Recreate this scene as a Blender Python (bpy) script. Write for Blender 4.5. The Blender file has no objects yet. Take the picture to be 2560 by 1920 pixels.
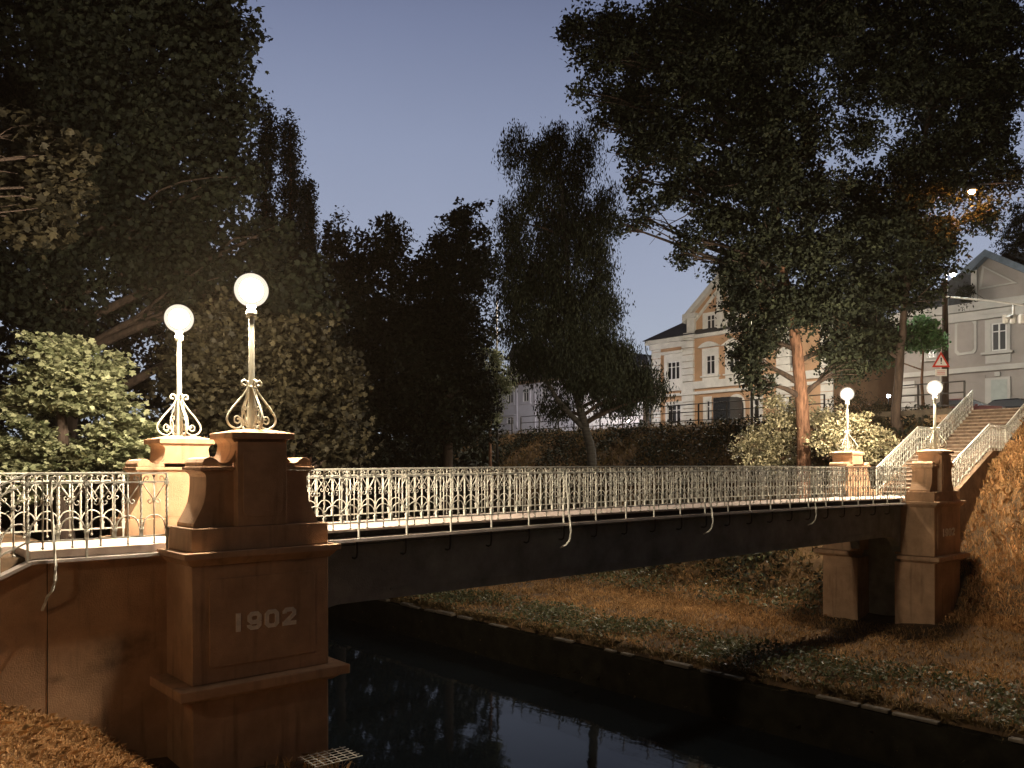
import bpy, math, random
import numpy as np
from mathutils import Vector, Matrix

R = math.radians
random.seed(7)
rng = np.random.default_rng(11)
scene = bpy.context.scene

# ------------------------------------------------------------------ camera
F_PX, YAW, HOR, ROLL = 2080.0, R(49.2), 1169.5, 0.003
CT, ST = math.cos(YAW), math.sin(YAW)
cam_d = bpy.data.cameras.new('Camera')
cam = bpy.data.objects.new('Camera', cam_d)
scene.collection.objects.link(cam)
cam_d.sensor_width = 36
cam_d.lens = 36 * F_PX / 2560
cam_d.shift_y = (HOR - 960) / 2560
cam_d.clip_start, cam_d.clip_end = 0.1, 3000
cam.matrix_world = Matrix.Rotation(YAW - R(90), 4, 'Z') @ Matrix.Rotation(R(90), 4, 'X') @ Matrix.Rotation(-ROLL, 4, 'Z')
scene.camera = cam

# ------------------------------------------------------------------ world: dusk sky with the afterglow ahead
w = bpy.data.worlds.new('World'); scene.world = w; w.use_nodes = True
nt = w.node_tree; N = nt.nodes; L = nt.links; N.clear()
tc = N.new('ShaderNodeTexCoord')
nrm = N.new('ShaderNodeVectorMath'); nrm.operation = 'NORMALIZE'; L.new(tc.outputs['Generated'], nrm.inputs[0])
sep = N.new('ShaderNodeSeparateXYZ'); L.new(nrm.outputs[0], sep.inputs[0])
ramp = N.new('ShaderNodeValToRGB'); L.new(sep.outputs['Z'], ramp.inputs[0])
cr = ramp.color_ramp
cr.elements[0].position = 0.0; cr.elements[0].color = (.455, .505, .57, 1)
cr.elements[1].position = 1.0; cr.elements[1].color = (.012, .016, .04, 1)
for p, c in ((.10, (.415, .465, .555)), (.22, (.34, .385, .51)), (.36, (.27, .315, .45)), (.47, (.185, .22, .345)), (.62, (.06, .075, .15))):
    e = cr.elements.new(p); e.color = (*c, 1)
dot = N.new('ShaderNodeVectorMath'); dot.operation = 'DOT_PRODUCT'; L.new(nrm.outputs[0], dot.inputs[0])
dot.inputs[1].default_value = (math.cos(YAW - .12), math.sin(YAW - .12), 0)
mr = N.new('ShaderNodeMapRange'); mr.interpolation_type = 'SMOOTHSTEP'
L.new(dot.outputs['Value'], mr.inputs[0])
mr.inputs[1].default_value = -.1; mr.inputs[2].default_value = .78; mr.inputs[3].default_value = .03; mr.inputs[4].default_value = 1.0
cn = N.new('ShaderNodeTexNoise'); L.new(nrm.outputs[0], cn.inputs['Vector']); cn.inputs['Scale'].default_value = 2.2; cn.inputs['Detail'].default_value = 4
mr2 = N.new('ShaderNodeMapRange'); L.new(cn.outputs['Fac'], mr2.inputs[0])
mr2.inputs[1].default_value = .3; mr2.inputs[2].default_value = .7; mr2.inputs[3].default_value = .96; mr2.inputs[4].default_value = 1.05
mu = N.new('ShaderNodeMath'); mu.operation = 'MULTIPLY'; L.new(mr.outputs[0], mu.inputs[0]); L.new(mr2.outputs[0], mu.inputs[1])
bg = N.new('ShaderNodeBackground'); L.new(ramp.outputs[0], bg.inputs[0]); L.new(mu.outputs[0], bg.inputs[1])
wo = N.new('ShaderNodeOutputWorld'); L.new(bg.outputs[0], wo.inputs[0])

scene.view_settings.view_transform = 'Standard'
scene.view_settings.look = 'None'
scene.view_settings.exposure = 0.0
scene.view_settings.gamma = 1.0

LAMP_L = 7200.0            # radiance of a bridge lamp's bulb
LAMP_C = (1.0, .83, .62)

# ------------------------------------------------------------------ helpers
def ray(px):
    k = (px - 1280) / F_PX
    return CT + k * ST, ST - k * CT
def zat(px, py, d):
    return -(py - (HOR - ROLL * (px - 1280))) / F_PX * d
def at(px, py, d):
    a, b = ray(px); return Vector((a * d, b * d, zat(px, py, d)))
def atX(px, py, X):
    a, b = ray(px); d = X / a; return Vector((X, b * d, zat(px, py, d)))
def atY(px, py, Y):
    a, b = ray(px); d = Y / b; return Vector((a * d, Y, zat(px, py, d)))

class MB:
    def __init__(s): s.v = []; s.f = []; s.sm = []
    def add(s, vs, fs, smooth=False):
        o = len(s.v); s.v += [tuple(v) for v in vs]
        s.f += [tuple(i + o for i in f) for f in fs]; s.sm += [smooth] * len(fs)
        return s
    def box(s, x0, x1, y0, y1, z0, z1):
        vs = [(x, y, z) for z in (z0, z1) for y in (y0, y1) for x in (x0, x1)]
        return s.add(vs, [(0, 2, 3, 1), (4, 5, 7, 6), (0, 1, 5, 4), (2, 6, 7, 3), (0, 4, 6, 2), (1, 3, 7, 5)])
    def prism(s, prof, axis, a0, a1):
        n = len(prof)
        def m(p, a):
            return {'x': (a, p[0], p[1]), 'y': (p[0], a, p[1]), 'z': (p[0], p[1], a)}[axis]
        vs = [m(p, a0) for p in prof] + [m(p, a1) for p in prof]
        fs = [tuple(range(n))[::-1], tuple(range(n, 2 * n))] + [(i, (i + 1) % n, n + (i + 1) % n, n + i) for i in range(n)]
        return s.add(vs, fs)
    def tube(s, pts, rad, seg=6, twist=0.0, cap=True, smooth=True):
        pts = [Vector(p) for p in pts]; n = len(pts)
        if not hasattr(rad, '__len__'): rad = [rad] * n
        vs = []; up = None
        for i, p in enumerate(pts):
            t = (pts[min(i + 1, n - 1)] - pts[max(i - 1, 0)])
            if t.length < 1e-9: t = Vector((0, 0, 1))
            t.normalize()
            if up is None:
                up = Vector((0, 1, 0)) if abs(t.y) < .8 else Vector((1, 0, 0))
            u = (up - t * up.dot(t))
            if u.length < 1e-6: u = t.orthogonal()
            u.normalize(); up = u; v = t.cross(u)
            for j in range(seg):
                a = 2 * math.pi * (j + .5) / seg + twist * i
                vs.append(p + (u * math.cos(a) + v * math.sin(a)) * rad[i])
        fs = [(i * seg + j, i * seg + (j + 1) % seg, (i + 1) * seg + (j + 1) % seg, (i + 1) * seg + j) for i in range(n - 1) for j in range(seg)]
        if cap: fs += [tuple(range(seg))[::-1], tuple(range((n - 1) * seg, n * seg))]
        return s.add(vs, fs, smooth and seg > 4)
    def lathe(s, prof, c=(0, 0, 0), seg=20, smooth=True):
        n = len(prof); vs = []
        for (r, z) in prof:
            for j in range(seg):
                a = 2 * math.pi * j / seg
                vs.append((c[0] + r * math.cos(a), c[1] + r * math.sin(a), c[2] + z))
        fs = [(i * seg + j, i * seg + (j + 1) % seg, (i + 1) * seg + (j + 1) % seg, (i + 1) * seg + j) for i in range(n - 1) for j in range(seg)]
        fs += [tuple(range(seg))[::-1], tuple(range((n - 1) * seg, n * seg))]
        return s.add(vs, fs, smooth)
    def ball(s, c, r, seg=10, rings=7):
        return s.lathe([(max(r * math.sin(math.pi * i / rings), .0005), -r * math.cos(math.pi * i / rings)) for i in range(rings + 1)], c, seg)
    def mesh(s, name, mat):
        me = bpy.data.meshes.new(name); me.from_pydata(s.v, [], s.f)
        me.polygons.foreach_set('use_smooth', s.sm); me.materials.append(mat); me.update(); return me
    def build(s, name, mat, parent=None, loc=None, bevel=0):
        o = bpy.data.objects.new(name, s.mesh(name, mat)); scene.collection.objects.link(o)
        if parent:
            o.parent = parent
            if loc is None: o.matrix_parent_inverse = parent_inv(parent)
            else: o.location = loc
        elif loc is not None: o.location = loc
        if bevel:
            b = o.modifiers.new('bevel', 'BEVEL'); b.width = bevel; b.segments = 2; b.limit_method = 'ANGLE'
        return o
def parent_inv(p):
    # parents are Empties placed with location (and z rotation) only
    return (Matrix.Translation(p.location) @ p.rotation_euler.to_matrix().to_4x4()).inverted() if p.parent is None else Matrix.Identity(4)
def inst(name, me, parent, loc=(0, 0, 0), rz=0):
    o = bpy.data.objects.new(name, me); scene.collection.objects.link(o)
    o.parent = parent; o.location = loc; o.rotation_euler.z = rz; return o
def tag(o, label=None, cat=None, group=None, kind=None):
    if label: o['label'] = label
    if cat: o['category'] = cat
    if group: o['group'] = group
    if kind: o['kind'] = kind
    return o
def thing(name, label, cat, loc=(0, 0, 0), rz=0, group=None):
    o = bpy.data.objects.new(name, None); scene.collection.objects.link(o)
    o.location = loc; o.rotation_euler = (0, 0, rz); o.empty_display_size = .2
    return tag(o, label, cat, group)

# ------------------------------------------------------------------ materials
def mat(name, col, rough=.8, var=.25, scale=3.0, bump=.0, bscale=30, metal=0, col2=None, detail=6, stretch=None, spec=.3):
    m = bpy.data.materials.new(name); m.use_nodes = True; t = m.node_tree; n = t.nodes; l = t.links
    b = n['Principled BSDF']; b.inputs['Roughness'].default_value = rough; b.inputs['Metallic'].default_value = metal
    b.inputs['Specular IOR Level'].default_value = spec
    tcn = n.new('ShaderNodeTexCoord'); src = tcn.outputs['Object']
    if stretch:
        mp = n.new('ShaderNodeMapping'); mp.inputs['Scale'].default_value = stretch; l.new(src, mp.inputs[0]); src = mp.outputs[0]
    no = n.new('ShaderNodeTexNoise'); no.inputs['Scale'].default_value = scale; no.inputs['Detail'].default_value = detail
    no.inputs['Roughness'].default_value = .65
    l.new(src, no.inputs['Vector'])
    rp = n.new('ShaderNodeValToRGB'); l.new(no.outputs['Fac'], rp.inputs[0])
    c2 = col2 or tuple(c * (1 - var) for c in col)
    rp.color_ramp.elements[0].position = .32; rp.color_ramp.elements[0].color = (*c2, 1)
    rp.color_ramp.elements[1].position = .68; rp.color_ramp.elements[1].color = (*tuple(min(1, c * (1 + var * .4)) for c in col), 1)
    l.new(rp.outputs[0], b.inputs['Base Color'])
    if bump:
        nb = n.new('ShaderNodeTexNoise'); nb.inputs['Scale'].default_value = bscale; nb.inputs['Detail'].default_value = 6; l.new(src, nb.inputs['Vector'])
        bp = n.new('ShaderNodeBump'); bp.inputs['Strength'].default_value = bump; bp.inputs['Distance'].default_value = .02
        l.new(nb.outputs['Fac'], bp.inputs['Height']); l.new(bp.outputs[0], b.inputs['Normal'])
    return m
def emat(name, col, s):
    m = bpy.data.materials.new(name); m.use_nodes = True; n = m.node_tree.nodes; n.clear()
    e = n.new('ShaderNodeEmission'); e.inputs[0].default_value = (*col, 1); e.inputs[1].default_value = s
    o = n.new('ShaderNodeOutputMaterial'); m.node_tree.links.new(e.outputs[0], o.inputs[0]); return m
def leafmat(name, c1, c2, trans=.25, rough=.55, sc=.9):
    # per leaf tint (random per island) and broader clumps of tint
    m = bpy.data.materials.new(name); m.use_nodes = True; t = m.node_tree; n = t.nodes; l = t.links; n.clear()
    g = n.new('ShaderNodeNewGeometry'); tcn = n.new('ShaderNodeTexCoord')
    no = n.new('ShaderNodeTexNoise'); no.inputs['Scale'].default_value = sc; l.new(tcn.outputs['Object'], no.inputs['Vector'])
    ad = n.new('ShaderNodeMath'); ad.operation = 'ADD'; l.new(g.outputs['Random Per Island'], ad.inputs[0]); l.new(no.outputs['Fac'], ad.inputs[1])
    hf = n.new('ShaderNodeMath'); hf.operation = 'MULTIPLY'; l.new(ad.outputs[0], hf.inputs[0]); hf.inputs[1].default_value = .5
    rp = n.new('ShaderNodeValToRGB'); l.new(hf.outputs[0], rp.inputs[0])
    rp.color_ramp.elements[0].position = .2; rp.color_ramp.elements[0].color = (*c1, 1)
    rp.color_ramp.elements[1].position = .8; rp.color_ramp.elements[1].color = (*c2, 1)
    p = n.new('ShaderNodeBsdfPrincipled'); p.inputs['Roughness'].default_value = rough; p.inputs['Specular IOR Level'].default_value = .25
    l.new(rp.outputs[0], p.inputs['Base Color'])
    tr = n.new('ShaderNodeBsdfTranslucent'); l.new(rp.outputs[0], tr.inputs[0])
    mx = n.new('ShaderNodeMixShader'); mx.inputs[0].default_value = trans
    l.new(p.outputs[0], mx.inputs[1]); l.new(tr.outputs[0], mx.inputs[2])
    o = n.new('ShaderNodeOutputMaterial'); l.new(mx.outputs[0], o.inputs[0]); return m

def stucco_mat():
    m = mat('orange_stucco', (.49, .315, .19), .9, .30, 1.3, .4, 60, col2=(.33, .205, .12))
    t = m.node_tree; n = t.nodes; l = t.links; b = n['Principled BSDF']
    old = b.inputs['Base Color'].links[0].from_socket
    # dirt streaks running down
    tcn = n.new('ShaderNodeTexCoord'); mp = n.new('ShaderNodeMapping'); mp.inputs['Scale'].default_value = (5, 5, .5); l.new(tcn.outputs['Object'], mp.inputs[0])
    no = n.new('ShaderNodeTexNoise'); no.inputs['Scale'].default_value = 1.2; no.inputs['Detail'].default_value = 8; l.new(mp.outputs[0], no.inputs['Vector'])
    rp = n.new('ShaderNodeMapRange'); l.new(no.outputs['Fac'], rp.inputs[0]); rp.inputs[1].default_value = .55; rp.inputs[2].default_value = .78; rp.inputs[3].default_value = 0; rp.inputs[4].default_value = .6
    mx = n.new('ShaderNodeMix'); mx.data_type = 'RGBA'; l.new(rp.outputs[0], mx.inputs[0]); l.new(old, mx.inputs[6]); mx.inputs[7].default_value = (.09, .06, .04, 1)
    l.new(mx.outputs[2], b.inputs['Base Color']); return m
M = {}
M['stucco'] = stucco_mat()
def stained_wall():
    m = stucco_mat(); m.name = 'stained_orange_stucco'; t = m.node_tree; n = t.nodes; l = t.links; b = n['Principled BSDF']
    g = n.new('ShaderNodeNewGeometry'); old = b.inputs['Base Color'].links[0].from_socket
    no = n.new('ShaderNodeTexNoise'); no.inputs['Scale'].default_value = 3.2; no.inputs['Detail'].default_value = 10; no.inputs['Roughness'].default_value = .7; l.new(g.outputs['Position'], no.inputs['Vector'])
    for (c, rad, st) in (((3.72, 13, -2.60), .52, .6), ((3.45, 13, -2.85), .34, .5), ((2.78, 13, -2.95), .14, .6), ((3.2, 13, -1.60), .34, .35)):
        ds = n.new('ShaderNodeVectorMath'); ds.operation = 'SUBTRACT'; l.new(g.outputs['Position'], ds.inputs[0]); ds.inputs[1].default_value = c
        sc = n.new('ShaderNodeVectorMath'); sc.operation = 'MULTIPLY'; l.new(ds.outputs[0], sc.inputs[0]); sc.inputs[1].default_value = (1, .2, 1.6)
        ln = n.new('ShaderNodeVectorMath'); ln.operation = 'LENGTH'; l.new(sc.outputs[0], ln.inputs[0])
        ad = n.new('ShaderNodeMath'); ad.operation = 'MULTIPLY_ADD'; l.new(no.outputs['Fac'], ad.inputs[0]); ad.inputs[1].default_value = rad * 2.2; l.new(ln.outputs['Value'], ad.inputs[2])
        mr_ = n.new('ShaderNodeMapRange'); l.new(ad.outputs[0], mr_.inputs[0]); mr_.inputs[1].default_value = rad * 1.1; mr_.inputs[2].default_value = rad * 2.1; mr_.inputs[3].default_value = st; mr_.inputs[4].default_value = 0
        mx = n.new('ShaderNodeMix'); mx.data_type = 'RGBA'; l.new(mr_.outputs[0], mx.inputs[0]); l.new(old, mx.inputs[6]); mx.inputs[7].default_value = (.05, .035, .025, 1); old = mx.outputs[2]
    l.new(old, b.inputs['Base Color']); return m
M['stucco_wall'] = stained_wall()
M['concrete'] = mat('pale_concrete', (.50, .44, .40), .9, .3, 2, .3, 50)
M['deck'] = mat('pale_deck_paving', (.55, .45, .39), .85, .2, 4, .25, 60)
M['girder'] = mat('girder_plaster', (.30, .31, .28), .9, .4, 1.5, .3, 40)
M['iron'] = mat('cream_painted_iron', (.62, .61, .53), .5, .35, 9, .2, 80)
M['pole'] = mat('cream_lamp_paint', (.55, .53, .42), .45, .15, 6)
M['digit'] = mat('cream_numerals', (.85, .76, .62), .8, .2, 12)
M['stone'] = mat('kerb_stone', (.075, .06, .042), .9, .5, 2.5, .6, 12)
M['wet'] = mat('wet_dark_stone', (.010, .009, .006), 1, .6, 2, .8, 10, spec=0)
M['slab_shade'] = mat('shaded_slab_edge', (.05, .04, .035), .95, .5, 4, .4, 20)  # slab edge painted dark, the shade of its recess put into the colour
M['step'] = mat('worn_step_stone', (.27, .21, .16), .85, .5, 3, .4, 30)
M['nosing'] = mat('lit_step_nosing', (.24, .185, .135), .85, .5, 4, .4, 30)  # tread edges lighter than the risers, lit tops put into the colour
M['riser'] = mat('shaded_step_riser', (.13, .085, .055), .9, .6, 3, .5, 20)  # riser stone darkened, shade below the lit treads put into the colour
M['wall'] = mat('old_brown_wall', (.28, .19, .12), .9, .5, 1.5, .6, 15)
M['bark'] = mat('furrowed_bark', (.19, .10, .06), .95, .7, 3.2, 1.0, 9, stretch=(3.4, 3.4, .55), col2=(.035, .018, .010))
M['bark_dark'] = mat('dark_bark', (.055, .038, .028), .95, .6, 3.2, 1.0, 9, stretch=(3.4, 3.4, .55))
M['birch'] = mat('birch_bark', (.05, .046, .04), .9, .7, 3, .5, 14, stretch=(1, 1, 4))
M['darkmetal'] = mat('dark_fence_paint', (.035, .032, .03), .6, .3, 5)
M['soil'] = mat('dark_soil_and_thatch', (.10, .058, .026), 1, .6, 1.2, .8, 8, col2=(.035, .022, .012))
M['asphalt'] = mat('street_asphalt', (.06, .058, .055), .9, .3, 3, .3, 40)
M['h_orange'] = mat('apricot_render', (.50, .31, .18), .9, .2, .6, .2, 30)
M['h_trim'] = mat('cream_stucco_trim', (.70, .67, .60), .85, .2, .9, .15, 30)
M['h_grey'] = mat('grey_render', (.34, .30, .27), .9, .18, .5, .2, 20)
M['h_greytrim'] = mat('pale_grey_trim', (.48, .45, .41), .85, .15, .8)
M['h_white'] = mat('white_render', (.62, .60, .63), .9, .15, .5, .15, 20)
M['roof'] = mat('dark_slate_roof', (.045, .048, .055), .7, .4, 4, .5, 12)
M['tin'] = mat('blue_grey_tin_roof', (.16, .20, .25), .5, .3, 2)
M['frame'] = mat('white_window_paint', (.68, .66, .62), .6, .1, 3)
M['door'] = mat('pale_grey_door', (.42, .44, .40), .6, .15, 2)
M['glass'] = mat('dark_window_glass', (.012, .014, .017), .3, .2, 1, spec=.7)
M['dark'] = mat('dark_interior', (.012, .012, .012), .9, .1, 2)
M['red'] = mat('red_sign_paint', (.55, .04, .02), .5, .1, 5)
M['white'] = mat('white_sign_paint', (.75, .72, .66), .5, .1, 5)
M['black'] = mat('black_paint', (.01, .01, .01), .4, .1, 5)
M['carpaint'] = mat('dark_car_paint', (.015, .018, .022), .25, .1, 5, spec=.6)
M['carred'] = mat('dark_red_car_paint', (.07, .01, .008), .3, .1, 5, spec=.6)
M['tyre'] = mat('tyre_rubber', (.012, .012, .012), .9, .1, 5)
M['galv'] = mat('galvanised_wire', (.55, .52, .45), .5, .2, 20)
M['bulb'] = emat('lit_bulb', LAMP_C, LAMP_L)
M['tail'] = emat('red_tail_light', (1, .08, .02), 6)
# the clear acrylic globe: see-through with a milky glow
g = bpy.data.materials.new('milky_clear_globe'); g.use_nodes = True; n = g.node_tree.nodes; l = g.node_tree.links; n.clear()
tr = n.new('ShaderNodeBsdfTransparent'); em = n.new('ShaderNodeEmission'); em.inputs[0].default_value = (1, .86, .70, 1); em.inputs[1].default_value = 1.5
lw = n.new('ShaderNodeLayerWeight'); lw.inputs[0].default_value = .35
mrn = n.new('ShaderNodeMapRange'); l.new(lw.outputs['Facing'], mrn.inputs[0]); mrn.inputs[3].default_value = .62; mrn.inputs[4].default_value = .35
mx = n.new('ShaderNodeMixShader'); l.new(mrn.outputs[0], mx.inputs[0]); l.new(tr.outputs[0], mx.inputs[1]); l.new(em.outputs[0], mx.inputs[2])
oo = n.new('ShaderNodeOutputMaterial'); l.new(mx.outputs[0], oo.inputs[0]); M['globe'] = g
# water
m = bpy.data.materials.new('dark_river_water'); m.use_nodes = True; n = m.node_tree.nodes; l = m.node_tree.links; b = n['Principled BSDF']
b.inputs['Base Color'].default_value = (.004, .006, .008, 1); b.inputs['Roughness'].default_value = .03; b.inputs['IOR'].default_value = 1.33; b.inputs['Specular IOR Level'].default_value = .16
tcn = n.new('ShaderNodeTexCoord'); mp = n.new('ShaderNodeMapping'); mp.inputs['Scale'].default_value = (1.5, .6, 1); l.new(tcn.outputs['Object'], mp.inputs[0])
nb = n.new('ShaderNodeTexNoise'); nb.inputs['Scale'].default_value = 1.6; nb.inputs['Detail'].default_value = 4; l.new(mp.outputs[0], nb.inputs['Vector'])
bp = n.new('ShaderNodeBump'); bp.inputs['Strength'].default_value = .10; bp.inputs['Distance'].default_value = .03
l.new(nb.outputs['Fac'], bp.inputs['Height']); l.new(bp.outputs[0], b.inputs['Normal']); M['water'] = m
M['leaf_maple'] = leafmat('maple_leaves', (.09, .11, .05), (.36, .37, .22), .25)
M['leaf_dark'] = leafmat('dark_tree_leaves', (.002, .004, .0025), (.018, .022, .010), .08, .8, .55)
M['leaf_brown'] = leafmat('olive_brown_leaves', (.006, .006, .003), (.046, .038, .018), .2, .7, .7)
M['leaf_b'] = leafmat('ash_leaves', (.003, .006, .004), (.026, .032, .014), .10, .8, .5)
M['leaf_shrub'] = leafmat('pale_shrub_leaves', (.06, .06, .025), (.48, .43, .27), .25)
M['leaf_green'] = leafmat('fresh_green_leaves', (.03, .08, .03), (.11, .20, .08), .35)
M['grass'] = leafmat('dry_grass_blades', (.08, .038, .013), (.66, .40, .17), .2, .8, .45)
M['grass_dark'] = leafmat('green_grass_blades', (.05, .036, .012), (.20, .13, .05), .2, .8, .35)
M['grass_lit'] = leafmat('lit_dry_grass_blades', (.16, .075, .025), (.78, .46, .20), .25, .8, .5)  # lighter copy of the dry grass blades, lamplight put into the colour
M['weed'] = leafmat('low_weed_leaves', (.03, .04, .014), (.13, .13, .06), .2, .5, .5)

# ------------------------------------------------------------------ terrain
def smooth_interp(x, xs, zs): return np.interp(x, xs, zs)
def fbm(x, y):
    return (np.sin(x * .9 + 1.3 * np.sin(y * .7)) * .5 + np.sin(y * 1.3 + x * .4) * .35 + np.sin(x * 2.7 + y * 2.1) * .2 + np.sin(x * 5.1 - y * 4.3) * .1)
def ground_z(x, y):
    x = np.asarray(x, float); y = np.asarray(y, float)
    front = smooth_interp(x, [-40, -3, 0, 1.4, 2.1, 3.2, 3.75, 6.2, 8.2, 9.5, 19.6, 19.9, 20.3, 28, 30.6, 32.8, 35.2, 40, 41, 400],
                          [-1.3, -1.4, -1.75, -2.75, -3.2, -3.72, -4.3, -4.55, -6.8, -8.3, -8.3, -8.3, -5.86, -5.72, -5.1, -2.3, -.15, 2.50, 2.55, 2.55])
    back = smooth_interp(x, [-40, 3.2, 4.5, 6.5, 8.2, 9.5, 19.6, 19.9, 20.3, 28, 30.5, 40, 41, 400],
                         [-1.25, -1.25, -1.7, -4.2, -6.8, -8.3, -8.3, -8.3, -5.86, -5.72, -5.3, 2.50, 2.55, 2.55])
    t = np.clip((y - 13.03) / .3, 0, 1)
    z = front * (1 - t) + back * t
    amp = np.where((x > 20.4) & (x < 40), .07, np.where(x < 8, .04, 0.0))
    amp = amp + np.where((x > 29) & (x < 39.5), .10, 0)
    z = np.where((x > 31.8) & (x < 41.3) & (y > 12.40) & (y < 15.35), z - 2.2, z)
    return z + amp * fbm(x, y)
def grid_terrain():
    xs = np.concatenate([np.arange(-40, -4, 3), np.arange(-4, 42, .33), np.arange(42, 100, 4), [120, 180, 250]])
    ys = np.concatenate([[-120], np.arange(-40, -2, 4), np.arange(-2, 12.3, .4), [12.39, 12.41, 12.95, 13.02, 13.34, 13.6], np.arange(14, 15.3, .4), [15.34, 15.36], np.arange(15.7, 48, .4), np.arange(48, 120, 4), [150, 250]])
    Xg, Yg = np.meshgrid(xs, ys); Z = ground_z(Xg, Yg)
    nx, ny = len(xs), len(ys)
    vs = np.stack([Xg.ravel(), Yg.ravel(), Z.ravel()], 1)
    idx = np.arange(nx * ny).reshape(ny, nx)
    q = np.stack([idx[:-1, :-1].ravel(), idx[:-1, 1:].ravel(), idx[1:, 1:].ravel(), idx[1:, :-1].ravel()], 1)
    return vs, q
def npmesh(name, vs, loops, k, material, smooth=False):
    me = bpy.data.meshes.new(name); nf = len(loops) // k
    me.vertices.add(len(vs)); me.vertices.foreach_set('co', np.asarray(vs, np.float32).ravel())
    me.loops.add(len(loops)); me.loops.foreach_set('vertex_index', np.asarray(loops, np.int32))
    me.polygons.add(nf); me.polygons.foreach_set('loop_start', np.arange(0, nf * k, k, dtype=np.int32))
    if smooth: me.polygons.foreach_set('use_smooth', np.ones(nf, bool))
    me.materials.append(material); me.update(calc_edges=True); return me
vs, q = grid_terrain()
go = bpy.data.objects.new('ground', npmesh('ground', vs, q.ravel(), 4, M['soil'], True)); scene.collection.objects.link(go); tag(go, kind='structure')
WZ = -7.2
tag(MB().add([(7.0, -60, WZ), (20.1, -60, WZ), (20.1, 240, WZ), (7.0, 240, WZ)], [(0, 1, 2, 3)]).build('river_water', M['water']), kind='structure')
tag(MB().add([(41.6, -120, 2.60), (60.2, -120, 2.60), (60.2, 300, 2.60), (41.6, 300, 2.60)], [(0, 1, 2, 3)]).build('road', M['asphalt']), kind='structure')
kb = MB()
y = -8.0
while y < 70:
    ln = random.uniform(.7, 1.3); dz = random.uniform(-.03, .03); dx = random.uniform(-.03, .03)
    if random.random() > .3: kb.box(19.88 + dx, 20.1 + dx * 2, y, y + ln * random.uniform(.6, .97), -5.95, -5.86 + dz)
    y += ln
tag(kb.build('river_kerb', M['stone'], bevel=.03), kind='structure')
tag(MB().box(19.93, 20.3, -40, 120, -7.3, -5.99).build('river_wall', M['wet']), 'structure') if False else tag(MB().box(19.93, 20.3, -40, 120, -8.4, -5.99).build('river_wall', M['wet']), kind='structure')

# ------------------------------------------------------------------ bridge
P1X, BW, BY0 = 4.28, 2.15, 11.93        # near pylon body: left edge, width, front plane
P4X = 29.10
AX = 13.945                              # bridge axis (Y)
YF, YR = 12.85, 2 * 13.945 - 12.85       # front and rear railing
def camber(x):
    t = (x - 17.8) / 11.3
    return .06 * (1 - t * t) if abs(t) < 1 else 0.0
RAIL0 = -.02                             # handrail top at the ends of the span
def deckpts(x0, x1, n=30): return [x0 + (x1 - x0) * i / n for i in range(n + 1)]
br = thing('footbridge', 'long low footbridge with dark plastered side girders and pale walking deck over the river', 'bridge', (17.8, AX, 0))
def strip(x0, x1, y0, y1, ztop, zbot, n=30, hb=None):
    m = MB(); xs = deckpts(x0, x1, n); vs = []
    for x in xs:
        zt = ztop + camber(x); zb = (zbot(x) if callable(zbot) else zbot + camber(x))
        vs += [(x, y0, zb), (x, y1, zb), (x, y1, zt), (x, y0, zt)]
    fs = [(4 * i + j, 4 * i + (j + 1) % 4, 4 * i + 4 + (j + 1) % 4, 4 * i + 4 + j)[::-1] for i in range(n) for j in range(4)]
    fs += [(0, 1, 2, 3), (4 * n + 3, 4 * n + 2, 4 * n + 1, 4 * n)]
    return m.add(vs, fs)
strip(6.45, 29.08, 12.94, 2 * AX - 12.94, -1.085, -1.125).build('deck', M['deck'], br)
strip(6.46, 29.07, 13.07, 2 * AX - 13.07, -1.127, -1.24).build('deck_slab', M['slab_shade'], br)
def gbot(x):
    z = -2.39
    for xe, s in ((6.4, 1), (29.1, -1)):
        dd = (x - xe) * s
        if dd < .9: z -= (.9 - math.sqrt(max(.81 - (.9 - dd) ** 2, 0))) * .75
    return z
for s in (0, 1):
    ya, yb = (13.06, 13.36) if s == 0 else (2 * AX - 13.36, 2 * AX - 13.06)
    gm = MB(); xs = [6.43, 6.5, 6.6, 6.75, 6.95, 7.2] + deckpts(7.3, 28.2, 30) + [28.4, 28.65, 28.85, 29.0, 29.09]; vs = []
    for x in xs:
        vs += [(x, ya, gbot(x)), (x, yb, gbot(x)), (x, yb, -1.24 + camber(x)), (x, ya, -1.24 + camber(x))]
    n_ = len(xs) - 1
    fs = [(4 * i + j, 4 * i + (j + 1) % 4, 4 * i + 4 + (j + 1) % 4, 4 * i + 4 + j)[::-1] for i in range(n_) for j in range(4)] + [(0, 1, 2, 3), (4 * n_ + 3, 4 * n_ + 2, 4 * n_ + 1, 4 * n_)]
    gm.add(vs, fs).build('side_girder', M['girder'], br)
    # long sunk panel border drawn by two narrow ribs and the joints of the cladding
    f = -1 if s == 0 else 1
    yy = ya if s == 0 else yb
    rb = MB()
    lo = min(yy, yy + f * .02); hi = max(yy, yy + f * .02)
    vs = []
    strip_b = strip(8.3, 27.4, lo, hi, -2.19, -2.24)
    # keep rib straight against the girder's straight bottom
    rb.box(8.3, 27.4, lo, hi, -2.24, -2.20)
    rb.build('girder_rib', M['girder'], br)
    rb2 = strip(6.6, 29.0, lo - (.02 if s == 0 else 0), hi + (.02 if s else 0), -1.38, -1.42); rb2.build('girder_rib', M['girder'], br)
    lp = strip(6.44, 29.09, (12.80 if s == 0 else 2 * AX - 13.06), (13.06 if s == 0 else 2 * AX - 12.80), -1.245, -1.30)
    lp.build('edge_ledge', M['concrete'], br)
# underside slab
strip(6.44, 29.09, 13.37, 2 * AX - 13.37, -1.245, -1.50).build('deck_underside', M['girder'], br)
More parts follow.
